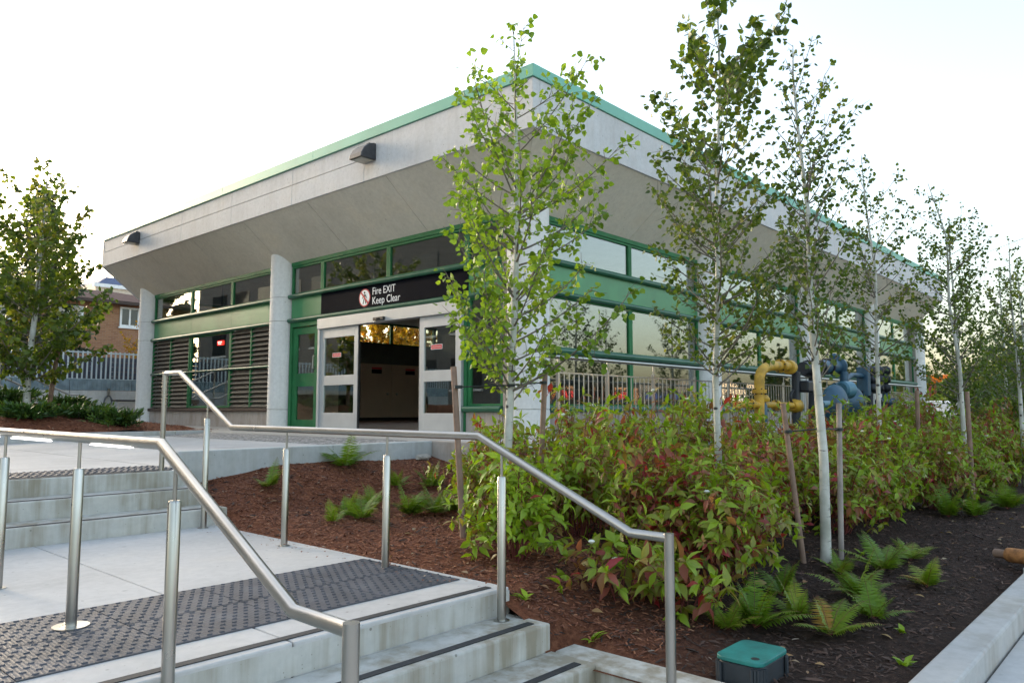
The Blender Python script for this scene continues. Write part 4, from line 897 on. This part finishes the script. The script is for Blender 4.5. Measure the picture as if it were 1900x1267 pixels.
# ================================================================== gas regulator set (on the bed in front of the railing)
GY = 4.9
def G(px, y, dy=0): p = ony(px, y, GY+dy); return Vector((float(p[0]), float(p[1]), float(p[2])))
def arc(a, c, b, n=6): return [a*(1-t)**2+c*2*t*(1-t)+b*t*t for t in [i/n for i in range(n+1)]]
gs = thing('gas_regulator_set', (G(1480, 800).x, GY, .05), 'yellow gas pipe and blue-grey regulators standing behind the shrubs', 'gas pipes')
MB().tube([G(1409, 800)]+[G(1409, 712)]+arc(G(1409, 705), G(1409, 681), G(1432, 679))+[G(1448, 679), G(1466, 680)], .076, 16).build('riser_pipe', 'yellow_pipe', gs, smooth=True)
MB().lathe([(.076, -.02), (.115, 0), (.12, .08), (.10, .16), (.08, .18)], G(1462, 681), (1, 0, 0), 18).build('pipe_cap', 'yellow_pipe', gs, smooth=True)
MB().tube([G(1366, 757), G(1366, 752)]+[G(1374, 750), G(1470, 752)], .05, 14).build('lower_pipe', 'yellow_pipe', gs, smooth=True)
MB().lathe([(.07, -.0), (.11, .06), (.12, .2), (.07, .3)], G(1470, 753), (1, 0, 0), 14).build('pipe_cap', 'yellow_pipe', gs, smooth=True)
MB().lathe([(.11, -.04), (.12, 0), (.08, .06)], G(1414, 740), (0, 0, 1), 14).build('flange', 'yellow_pipe', gs, smooth=True)
MB().lathe([(.09, 0), (.09, .25), (.06, .3)], G(1413, 768)-Vector((0, 0, .12)), (0, 0, 1), 12).build('valve', 'blue_metal', gs, smooth=True)
MB().tube([G(1490, 683), G(1525, 684)], .11, 14).build('joint_pipe', 'dark_metal', gs, smooth=True)
MB().tube([G(1522, 681), G(1556, 680)], .125, 16).build('meter_body', 'blue_metal', gs, smooth=True)
MB().lathe([(.125, 0), (.19, .02), (.19, .07), (.12, .12)], G(1551, 680), (1, 0, 0), 20).build('meter_flange', 'blue_metal', gs, smooth=True)
MB().lathe([(.07, 0), (.08, .1), (.04, .14)], G(1547, 670), (0, 0, 1), 12).build('meter_top', 'blue_metal', gs, smooth=True)
for px in (1477, 1508): MB().tube([G(px, 690), G(px, 830)], .07, 12).build('support_pipe', 'dark_metal', gs, smooth=True)
q = G(1487, 718); B('gauge_box', 'dark_metal', gs, q.x-.22, q.x+.2, GY-.2, GY+.02, q.z-.09, q.z+.10, bevel=.03)
MB().tube(arc(G(1472, 724), G(1462, 735), G(1470, 748), 8), .022, 8).build('hose', 'black_plastic', gs, smooth=True)
for px, y, ax, r_ in ((1409, 726, (0, 0, 1), .11), (1448, 679, (1, 0, 0), .11), (1440, 752, (1, 0, 0), .085), (1392, 750, (1, 0, 0), .085), (1500, 684, (1, 0, 0), .15), (1520, 684, (1, 0, 0), .15), (1535, 680, (1, 0, 0), .15)):
    q = G(px, y); fl_ = MB().lathe([(r_, -.028), (r_, -.004), (r_*.97, -.003), (r_*.97, .003), (r_, .004), (r_, .028)], q, ax, 18).build('flange', 'yellow_pipe' if px < 1470 else 'dark_metal', gs)
    a_ = Vector(ax); u_ = a_.orthogonal().normalized(); w_ = a_.cross(u_); m = MB()
    for t in range(6): c_ = q+(u_*math.cos(t*1.047)+w_*math.sin(t*1.047))*(r_*.84); m.tube([c_-a_*.045, c_+a_*.045], .012, 6)
    m.build('bolts', 'dark_metal', fl_)['kind'] = 'stuff'
# two diaphragm housings facing the street
for px, y, rr, mt in ((1550, 750, .335, 'blue_metal'), (1583, 748, .31, 'blue_metal')):
    c = G(px, y, -.25 if px < 1570 else -.05)
    dp = MB().lathe([(.10, -.20), (.13, -.12), (rr*.72, -.09), (rr*.95, -.03), (rr, -.02), (rr, .02), (rr*.95, .03), (rr*.7, .10), (.1, .16)], c, (-.35, -1, 0), 28).build('diaphragm_housing', mt, gs, smooth=True)
    MB().lathe([(rr+.012, -.012), (rr+.014, 0), (rr+.012, .012)], c, (-.35, -1, 0), 28).build('housing_rim', 'blue_light', dp, smooth=True)
c = G(1538, 750, -.45); MB().tube([c+Vector((-.35, 0, 0)), c], .06, 12).build('inlet_pipe', 'blue_light', gs, smooth=True)
MB().tube([G(1566, 735, -.15), G(1566, 690, -.15)], .075, 12).build('neck_pipe', 'blue_metal', gs, smooth=True)
MB().lathe([(.12, -.14), (.155, -.11), (.155, .10), (.12, .13)], G(1570, 723, -.25), (1, -.3, 0), 20).build('pilot_regulator', 'blue_light', gs, smooth=True)
MB().lathe([(.09, 0), (.09, .012)], G(1578, 724, -.30), (1, -.3, 0), 18).build('dial', 'white_paint', gs, smooth=True)
MB().tube([G(1548, 715), G(1560, 712), G(1580, 696), G(1600, 697)], .05, 10).build('bypass_pipe', 'blue_metal', gs, smooth=True)
MB().tube([G(1552, 790), G(1552, 840)], .11, 12).build('outlet_pipe', 'dark_metal', gs, smooth=True)
# valve bank with hand wheels
q = G(1600, 705); B('valve_plate', 'blue_metal', gs, q.x-.05, q.x+.14, GY-.12, GY+.1, q.z-.32, q.z+.26, bevel=.02)
for i in range(3):
    for j in range(3): MB().lathe([(.05, -.1), (.10, -.04), (.11, .05), (.06, .12)], G(1615+13*j, 688+16*i), (.2, -1, 0), 12).build('valve', 'dark_metal', gs, smooth=True)
MB().tube([G(1598, 727), G(1650, 728)], .03, 8).build('crossbar', 'dark_metal', gs)
MB().tube([G(1615, 727), G(1615, 830)], .06, 10).build('support_pipe', 'dark_metal', gs); MB().tube([G(1630, 745), G(1660, 748)], .075, 12).build('bypass_pipe', 'dark_metal', gs, smooth=True)
for dx in (0, 12, 24): MB().lathe([(.08, -.06), (.11, 0), (.08, .06)], G(1634+dx, 747), (1, 0, 0), 12).build('coupling', 'blue_metal', gs, smooth=True)
MB().tube([G(1642, 700), G(1642, 745)], .055, 10).build('support_pipe', 'blue_metal', gs)
# ================================================================== valve box, log, rock
vb = thing('valve_box', (3.955, 1.835, -.36), 'green-lidded irrigation valve box in the dark soil at lower right', 'valve box')
cx, cy = 3.955, 1.835; ang = 0.0
def rrect(hx, hy, r, n=5):
    P = []
    for sx, sy, a0 in ((1, 1, 0), (-1, 1, 90), (-1, -1, 180), (1, -1, 270)):
        for k in range(n+1):
            a = R(a0+90*k/n); x = sx*(hx-r)+r*math.cos(a); y = sy*(hy-r)+r*math.sin(a); P.append((cx+x*math.cos(ang)-y*math.sin(ang), cy+x*math.sin(ang)+y*math.cos(ang)))
    return P
MB().prism(rrect(.18, .13, .05), 'z', -.212, -.188).build('lid', 'teal', vb, .006)
MB().prism(rrect(.17, .12, .045), 'z', -.45, -.216).build('body', 'box_body', vb, .006)
m = MB()
for k in range(22):
    P = rrect(.18, .13, .05); p = P[int(k*len(P)/22)]; m.tube([(p[0], p[1], -.44), (p[0], p[1], -.222)], .009, 6)
m.build('ribs', 'box_body', vb)['kind'] = 'stuff'
hx, hy = cx-.115*math.cos(ang)+.07*math.sin(ang), cy-.115*math.sin(ang)-.07*math.cos(ang)
MB().lathe([(.022, -.1885), (.022, -.1868)], (hx, hy, 0), n=16).build('lid_hole', 'black_plastic', vb)
lg = thing('log', (8.8, 1.42, -.33), 'short orange-barked log end lying by the street kerb at right edge', 'log')
a = Vector(map(float, onz(1866, 1028, -.26))); b_ = Vector(map(float, onz(1990, 1045, -.24)))
MB().tube([a, a.lerp(b_, .03), a.lerp(b_, .1), a.lerp(b_, .5), b_], [.035, .062, .068, .066, .07], 16).build('shaft', 'log', lg, smooth=True)
MB().tube([a-(b_-a).normalized()*.10, a.lerp(b_, .05)], .042, 12).build('core', 'stake', lg, smooth=True)
def rock(name, base, s, seed, mat, label, cat='rock'):
    g = np.random.default_rng(seed); bm = bmesh.new(); bmesh.ops.create_icosphere(bm, subdivisions=2, radius=1)
    for v in bm.verts: v.co = Vector((v.co.x*s[0], v.co.y*s[1], v.co.z*s[2]))*(1+g.normal(0, .12))
    me = bpy.data.meshes.new(name); bm.to_mesh(me); bm.free(); me.materials.append(MAT[mat]); o = link(name, me, None, base); tag(o, label, cat); return o
p = sb(781, 852); rock('rock', (p[0], p[1]-.05, p[2]+.03), (.14, .06, .05), 5, 'rock', 'tan stone lying in the inner corner of the planter wall')
# ================================================================== left background: bed planting, fence, house
def juniper(base, seed, rx, hz, label):
    g = np.random.default_rng(seed); o = thing('juniper_shrub', base, label, 'shrub', 'junipers in the left bed'); base = np.asarray(base, float); LP, LD, LS, LR, st = [], [], [], [], []
    for i in range(60):
        az = g.uniform(0, 6.28); el = g.uniform(.12, 1.1); L_ = rx*g.uniform(.6, 1.1)*(1-.35*el)
        d = np.array([math.cos(az)*math.cos(el*.8), math.sin(az)*math.cos(el*.8), math.sin(el)*hz/rx*1.1]); C = base+np.linspace(0, 1, 6)[:, None]*d*L_; st.append((C, .006, .002)); rd = g.uniform(.2, .8)
        for k in range(40):
            f = g.uniform(.2, 1); p = base+d*L_*f; LP.append(p+g.normal(0, .02, 3)); LD.append(nrm(d+g.normal(0, .55, 3)+_up*.25)); LS.append(g.uniform(.06, .15)); LR.append(rd+g.normal(0, .15)+.25*(f-.6))
    seg_tubes('stems', st, 'bark_brown', o, 3)
    n = len(LP); leaves('foliage', LP, LD, g.normal(0, 1, (n, 3)), LS, [(-.10, 0, 0), (.10, 0, 0), (.13, .5, 0), (0, 1, 0), (-.13, .5, 0)], [(0, 1, 2), (0, 2, 4), (4, 2, 3)], np.array(LR), 'leaf_juniper', o)
def lb(px, Y): p = ony(px, 760, Y); x = float(p[0]); return (x, Y, float(lbedz(np.array(x), np.array(Y))))
for i, (px, Y, rx, hz, lbl) in enumerate(((52, 17.2, .75, .45, 'spreading dark green juniper at far left of the bed'), (150, 17.6, .85, .42, 'spreading juniper in the middle of the left bed'), (222, 16.8, .65, .5, 'upright-tipped juniper beside the left end column'), (15, 19.0, .8, .5, 'juniper behind at the left edge of the picture'), (118, 19.6, .75, .4, 'juniper behind the brown stake in the left bed'))): juniper(lb(px, Y), 500+i, rx, hz, lbl)
bt = lb(46, 18.6); dT = bt[0]*_fw[0]+bt[1]*_fw[1]
rows = [(46, 0), (50, 680), (55, 560), (58, 430), (66, 285)]
def lt():
    rr = [(46, 760+(EYE-bt[2])*1405/dT)]+rows[1:]; ys = [r[1] for r in rr][::-1]; xx = [r[0] for r in rr][::-1]
    tree('aspen_tree', 'leafy young tree in the juniper bed at left', bt, [((x-46)*dT/1405, max(0, (760-y)*dT/1405+EYE-bt[2])) for x, y in rr], .07,
         prof_px([(690, 40, 130), (640, -30, 180), (580, -70, 185), (510, -80, 165), (440, -70, 140), (380, -50, 130), (330, -60, 110), (290, 40, 95)], lambda y: float(np.interp(y, ys, xx)), dT, bt), 84, 77, leaf=.10, mat='leaf_dark', dens=.8, rnd0=.62, spread=(.5, 1.2))
lt()
q = lb(90, 18.9); a = Vector((q[0], q[1], q[2]-.1)); t = Vector(map(float, ony(111, 630, 18.8))); o = thing('wooden_stake', a, 'brown leaning stake right of the young tree in the left bed', 'stake', 'tree stakes'); MB().tube([a, t], .05, 10).build('shaft', 'stake', o, smooth=True)
# spruce behind the fence
def spruce(base, H, rad, seed, label):
    g = np.random.default_rng(seed); o = thing('spruce_tree', base, label, 'tree'); base = np.asarray(base, float)
    MB().tube([tuple(base), tuple(base+_up*H)], [.16, .02], 8).build('trunk', 'bark_brown', o); LP, LD, LS, LR, st = [], [], [], [], []
    for i in range(170):
        f = (i+g.uniform(0, 1))/170; h = H*(.12+.88*f); r_ = rad*(1-f)**.8*g.uniform(.7, 1.1)+.15; az = i*2.39996; d = np.array([math.cos(az), math.sin(az), .05-.12*(1-f)]); C = base+_up*h+np.linspace(0, 1, 5)[:, None]*d*r_; st.append((C, .02, .004))
        for k in range(int(30*r_)+8):
            q2 = g.uniform(.15, 1); LP.append(base+_up*h+d*r_*q2+g.normal(0, .05, 3)); LD.append(nrm(d+g.normal(0, .6, 3)-_up*.25)); LS.append(g.uniform(.15, .32)); LR.append(g.uniform(.1, .9))
    seg_tubes('branches', st, 'bark_brown', o, 3); n = len(LP); leaves('crown', LP, LD, g.normal(0, 1, (n, 3)), LS, [(-.16, 0, 0), (.16, 0, 0), (.12, .6, 0), (0, 1, 0), (-.12, .6, 0)], [(0, 1, 2), (0, 2, 4), (4, 2, 3)], np.array(LR), 'leaf_spruce', o)
p = ony(62, 760, 31.5); spruce((float(p[0]), 31.5, .45), float(ony(62, 345, 31.5)[2])-.45, 2.3, 9, 'dark layered spruce behind the picket fence')
# wall and picket fence
FY = 28.0
fwall = thing('boundary_wall', (8, FY+.1, .45), 'pale blue-grey concrete wall below the picket fence', 'wall')
for i in range(7): B('wall_panel', 'conc_wall', fwall, -7+i*4, -7+i*4+3.99, FY+.02, FY+.25, .4, 1.74, bevel=.01)
fc = thing('picket_fence', (8, FY, 1.74), 'grey metal picket fence with solid lower band on the boundary wall', 'fence')
for i in range(14): B('lower_panel', 'fence_panel', fc, -7+i*2, -7+i*2+1.98, FY+.03, FY+.06, 1.75, 2.13)
for z in (2.1, 3.02): B('rail', 'fence_grey', fc, -7, 20.9, FY+.06, FY+.1, z, z+.05)
pk = mesh('picket', *(lambda q: (q.v, q.f))(MB().box(-.022, .022, -.02, .02, 0, .96)), 'fence_grey')
for i in range(186): link('picket', pk, fc, (-7+i*.15-8, 0.02, 2.132-1.74))
pk2 = mesh('rib', *(lambda q: (q.v, q.f))(MB().box(-.012, .012, -.01, .01, 0, .37)), 'fence_panel')
for i in range(100): link('rib', pk2, fc, (1+i*.15-8, .018, .012))
scr = thing('privacy_screen', (8, FY+.9, .45), 'dark screen panels standing behind the picket fence', 'fence')
for i in range(10):
    sp = link('screen_panel', None, scr, (-7+i*2.8-8, 0, 0))
    for k in range(8): B('board', 'fence_back', sp, -7+i*2.8, -7+i*2.8+2.78, FY+.9, FY+.93, 1.6+.17*k, 1.6+.17*k+.163)
# hose loop, box on wall
hs = thing('hose_reel', (10.2, FY-.05, 1.3), 'grey hose loop hanging on the boundary wall', 'hose'); c = ony(201, 748, FY-.06)
MB().tube([(float(c[0])+.13*math.cos(t*.3142), FY-.05+.004*t, float(c[2])+.26*math.sin(t*.3142)) for t in range(41)], .025, 8).build('coil', 'hose', hs, smooth=True); B('hook', 'steel', hs, float(c[0])-.03, float(c[0])+.03, FY-.08, FY+.019, float(c[2])+.26, float(c[2])+.5)
c = ony(238, 756, FY-.4); ub = thing('utility_box', (float(c[0]), FY-.4, .5), 'grey box against the boundary wall by the left column', 'box'); B('box_body', 'conc_dark', ub, float(c[0])-.42, float(c[0])+.5, FY-.5, FY-.02, .45, float(c[2])+.22, bevel=.02); B('box_lid', 'lamp_metal', ub, float(c[0])-.45, float(c[0])+.53, FY-.53, FY-.01, float(c[2])+.222, float(c[2])+.27, bevel=.01)
# far stair with rails at left
fs = struct(link('far_steps', None))
for k in range(9): B('step', 'conc_step', fs, -3, 7.9-.42*k, 25.0, 26.2, .4, .62+.15*k)
def frail(rows, Y, label, r=.03, post=True):
    P = [tuple(map(float, ony(x, y, Y))) for x, y in rows]; o = thing('stair_rail', P[0], label, 'handrail', 'far stair rails'); MB().tube(P, r, 10).build('top_rail', 'steel', o, smooth=True)
    for p in (P[-1], P[1]): MB().tube([p, (p[0], p[1], .5)], r*.9, 8).build('post', 'steel', o)
frail([(-60, 647), (0, 674), (128, 732), (152, 733)], 26.0, 'upper sloping steel rail of the far stair at left edge')
frail([(-60, 667), (0, 698), (85, 735), (105, 735)], 25.4, 'middle sloping steel rail of the far stair at left edge')
frail([(-60, 688), (5, 718), (42, 735), (66, 736)], 24.9, 'lowest sloping steel rail of the far stair at left edge')
c = ony(132, 743, 24.8); tb = thing('timber_beam', (float(c[0]), 24.8, 1.2), 'weathered timber beam lying beyond the left bed', 'beam'); B('beam_body', 'timber', tb, float(c[0])-.45, float(c[0])+.42, 24.75, 24.95, float(c[2])-.08, float(c[2])+.06, bevel=.01)
for dx in (-.35, .3): B('support', 'timber', tb, float(c[0])+dx-.05, float(c[0])+dx+.05, 24.77, 24.93, .5, float(c[2])-.081)
# brick house
HY = 38.0
ho = thing('brick_house', (11, HY, .45), 'two-storey orange brick house with brown roof behind the fence', 'house')
B('wall', 'brick', ho, 3.5, 19.5, HY, HY+8, .45, 6.25)
MB().add([(2.9, HY-.6, 6.2), (20.1, HY-.6, 6.2), (20.1, HY+8.6, 6.2), (2.9, HY+8.6, 6.2), (7.2, HY+4, 7.25), (15.5, HY+4, 7.25)], [(0, 1, 5, 4), (1, 2, 5), (2, 3, 4, 5), (3, 0, 4), (0, 3, 2, 1)]).build('roof', 'roof_brown', ho)
B('fascia', 'brown_dark', ho, 2.9, 20.1, HY-.62, HY-.5, 6.05, 6.198)
def hwin(x0, x1, z0, z1, blind=False):
    wn = link('window', None, ho); m = MB()
    for bx in ((x0, x0+.09, z0, z1), (x1-.09, x1, z0, z1), (x0+.09, x1-.09, z0, z0+.09), (x0+.09, x1-.09, z1-.09, z1), ((x0+x1)/2-.04, (x0+x1)/2+.04, z0+.09, z1-.09)): m.box(bx[0], bx[1], HY-.06, HY+.02, bx[2], bx[3])
    m.build('frame', 'white_frame', wn); B('pane', 'house_blind' if blind else 'dark_glass', wn, x0+.085, x1-.085, HY-.035, HY-.02, z0+.085, z1-.085); B('sill', 'white_frame', wn, x0-.06, x1+.06, HY-.12, HY-.001, z0-.08, z0-.002)
hwin(14.2, 15.1, 5.05, 6.0); hwin(11.35, 12.6, 4.95, 5.85, True); hwin(9.0, 9.9, 4.95, 5.85, True); hwin(10.0, 11.0, 2.3, 3.6); hwin(13.0, 14.0, 2.3, 3.5); hwin(6, 7, 4.95, 5.85)
# distant apartment house with mansard roof
fbx, fby = 49.0, 125.0
fa = thing('apartment_house', (fbx, fby, .45), 'distant beige apartment house with blue mansard roof above the brick house', 'building')
B('wall', 'beige_stone', fa, fbx-6, fbx+30, fby, fby+16, .45, 20.6)
MB().add([(fbx-5.6, fby+.3, 20.6), (fbx+30, fby+.3, 20.6), (fbx+30, fby+15, 20.6), (fbx-5.6, fby+15, 20.6), (fbx-3.8, fby+2.0, 22.0), (fbx+28, fby+2.0, 22.0), (fbx+28, fby+13, 22.0), (fbx-3.8, fby+13, 22.0)], [(0, 1, 5, 4), (1, 2, 6, 5), (2, 3, 7, 6), (3, 0, 4, 7), (4, 5, 6, 7)]).build('roof', 'blue_roof', fa)
B('cornice', 'white_frame', fa, fbx-6.4, fbx+30.4, fby-.4, fby-.001, 20.0, 20.55)
for k in range(5):
    x = fbx-4+k*4.2
    for z in (16.8, 12, 7):
        wn = link('window', None, fa); MB().prism([(x-.9, z), (x+.9, z), (x+.9, z+1.4)]+[(x+.9*math.cos(R(a)), z+1.4+.9*math.sin(R(a))) for a in (30, 60, 90, 120, 150)]+[(x-.9, z+1.4)], 'y', fby-.06, fby-.001).build('pane', 'blue_light', wn)
        B('sill', 'white_frame', wn, x-1.1, x+1.1, fby-.2, fby-.062, z-.25, z-.002)
# small autumn shrub in front of house
tree('autumn_tree', 'thin yellow-leaved sapling in front of the brick house', (13.6, 34, .45), [(0, 0), (.1, 2), (.0, 4.6)], .05, [(1.5, .4, .4), (2.6, 1.0, 1.2), (3.8, .9, 1.1), (4.7, .2, .2)], 40, 81, leaf=.10, mat='leaf_autumn', bark='bark_brown', dens=.4)
# autumn trees beyond the rear clerestory
for i, (x, y, h) in enumerate(((24, 36, 7.6), (29, 37, 8.2), (34, 40, 8.8), (20, 41, 7.4), (40, 38, 8.5))):
    tree('autumn_tree', 'golden autumn tree seen through the rear clerestory windows', (x, y, .45), [(0, 0), (.1, h*.5), (0, h)], .15, [(1.5, .8, .8), (h*.35, 2.4, 2.4), (h*.65, 2.4, 2.4), (h*.9, 1.1, 1.1), (h, .3, .3)], 70, 90+i, leaf=.26, mat='leaf_autumn', bark='bark_brown', dens=.42, tw=.7, group='golden trees behind the building')
# ================================================================== right background: far trees, parked vehicles, road edge
for i, (px, d, h, wd) in enumerate(((1700, 44, 4.4, 2.0), (1790, 38, 4.2, 1.9), (1845, 30, 3.9, 1.6), (1890, 36, 5.2, 2.0), (1935, 26, 4.4, 1.8), (1650, 50, 4.8, 2.2))):
    b = at(px, d, LOW); g_ = [(1.0, wd*.6, wd*.6), (h*.35, wd, wd), (h*.65, wd*.95, wd*.95), (h*.9, wd*.5, wd*.5), (h, .2, .2)]
    tree('street_tree', ('second', 'third', 'fourth', 'fifth')[i]+' from left of the dark leafy trees beyond the far end of the bed' if i < 4 else ('rightmost', 'leftmost')[i-4]+' of the dark leafy trees beyond the far end of the bed', b, [(0, 0), (.1, h*.5), (0, h)], .12, g_, 62, 130+i, leaf=.15, mat='leaf_dark', bark='bark_brown', dens=.65, tw=.8, group='trees beyond the bed')
def car(name, loc, rot, body, label, van=False, cat='car'):
    o = thing(name, loc, label, cat); o.rotation_euler[2] = rot; L_, W, H = (4.9, 1.9, 2.0) if van else (4.4, 1.76, 1.45); l = o.location
    pr = [(-L_/2, .35), (-L_/2, .85), (-L_/2+.15, .95), (-L_/2+.5, H-.1), (-L_/2+.8, H), (L_*.16, H), (L_*.30, .98), (L_/2-.15, .85), (L_/2, .6), (L_/2, .35)] if not van else [(-L_/2, .35), (-L_/2, H-.1), (-L_/2+.1, H), (L_*.25, H), (L_*.38, 1.1), (L_/2, .95), (L_/2, .35)]
    m = MB().prism([(p[0]+l.x, p[1]+l.z) for p in pr], 'y', l.y-W/2, l.y+W/2); m.build('body', body, o, .06, seg=3)
    wz0, wz1 = (1.05, H-.16)
    for s in (-1, 1):
        pts = [(-L_/2+.55, wz0), (-L_/2+.75, wz1), (L_*.14, wz1), (L_*.25, wz0)]; y = l.y+s*(W/2+.003)
        MB().prism([(p[0]+l.x, p[1]+l.z) for p in pts], 'y', y-.006, y+.006).build('side_window', 'dark_glass', o)
    for x in (-L_*.3, L_*.3):
        for s in (-1, 1):
            wh = MB().lathe([(.2, -.1), (.32, -.09), (.33, 0), (.32, .09), (.2, .1)], (l.x+x, l.y+s*(W/2-.06), l.z+.33), (0, 1, 0), 18).build('wheel', 'tyre', o, smooth=True); MB().lathe([(.19, -.105), (.19, .105)], (l.x+x, l.y+s*(W/2-.06), l.z+.33), (0, 1, 0), 14).build('rim', 'alum', wh, smooth=True)
    for s in (-1, 1): B('tail_light', 'red_paint', o, l.x-L_/2-.012, l.x-L_/2-.002, l.y+s*(W/2-.3)-.12, l.y+s*(W/2-.3)+.12, l.z+.78, l.z+.92)
    return o
car('parked_van', at(1745, 38, LOW-.02), R(12), 'white_paint', 'white van parked beyond the end of the railing', True, 'van')
car('parked_car', at(1815, 44, LOW-.02), R(8), 'yellow_paint', 'yellow car half hidden behind the right-hand aspens')
# yellow site machine body behind
ex = thing('work_truck', at(1752, 47, LOW), 'yellow and orange work truck seen through the aspen leaves', 'truck'); l = ex.location
B('chassis', 'tyre', ex, l.x-3, l.x+3, l.y-1, l.y+1, l.z+.6, l.z+.9); B('cargo_box', 'orange_paint', ex, l.x-3, l.x+1, l.y-1.1, l.y+1.1, l.z+.905, l.z+3.6, bevel=.06); B('cab', 'yellow_paint', ex, l.x+1.1, l.x+3, l.y-1.05, l.y+1.05, l.z+.905, l.z+2.7, bevel=.12); B('windscreen', 'dark_glass', ex, l.x+3.001, l.x+3.02, l.y-.85, l.y+.85, l.z+1.7, l.z+2.45)
for x in (-2, 2):
    for s in (-1, 1): MB().lathe([(.3, -.12), (.5, -.1), (.5, .1), (.3, .12)], (l.x+x, l.y+s*.95, l.z+.5), (0, 1, 0), 18).build('wheel', 'tyre', ex, smooth=True)
# overhead wires far right
wr = thing('overhead_wire', at(1700, 60, 6), 'thin overhead wires crossing the sky at right', 'wire')
for k in range(3): MB().tube([at(1780, 60, 12.6-k*1.5), at(1900, 55, 13.4-k*1.6), at(2100, 50, 15-k*1.8)], .02, 5).build('wire', 'dark_metal', wr)
# high-rise standing to the left of the picture, mirrored in the entrance windows
hrb = thing('tower_block', (-20, 40, .45), 'dark grey apartment block mirrored in the upper windows over the entrance', 'building')
B('wall', 'block_grey', hrb, -34, -9.5, 27, 61, .45, 27)
for k in range(9):
    for j in range(8):
        z = 2.2+3.1*j; y = 28.2+3.5*k; wn = link('window', None, hrb); B('pane', 'dark_glass', wn, -9.499, -9.46, y, y+2.2, z, z+1.7); B('sill', 'white_frame', wn, -9.499, -9.40, y-.1, y+2.3, z-.12, z-.002)
for k in range(5):
    for j in range(8):
        z = 2.2+3.1*j; x = -33+4.6*k; wn = link('window', None, hrb); B('pane', 'dark_glass', wn, x, x+2.6, 26.96, 26.999, z, z+1.7); B('sill', 'white_frame', wn, x-.1, x+2.7, 26.90, 26.999, z-.12, z-.002)
tree('street_tree', 'large leafy tree mirrored in the windows above the louvres', (-6.5, 67, .45), [(0, 0), (.1, 7), (0, 15)], .3, [(3, 2, 2), (6, 5, 5), (10, 5, 5), (13, 3, 3), (15, .5, .5)], 110, 171, leaf=.45, mat='leaf_far', bark='bark_brown', dens=.5, tw=.6)
# low shops across the street, mirrored in the right-hand windows
shp = thing('shop_row', (40, -20, LOW), 'low row of shops across the street mirrored in the right facade windows', 'shops')
for k in range(7):
    x = 8+k*12.5; wl = B('wall', ('brick', 'block_grey', 'beige_stone')[k % 3], shp, x, x+12.3, -30, -20, LOW, 3.0+.5*(k % 3))
    B('shop_window', 'dark_glass', shp, x+1, x+11, -19.995, -19.95, LOW+.5, 1.9); B('sign_board', ('red_print', 'blue_paint', 'white_paint')[k % 3], shp, x+.8, x+11.2, -19.995, -19.85, 2.05, 2.6)
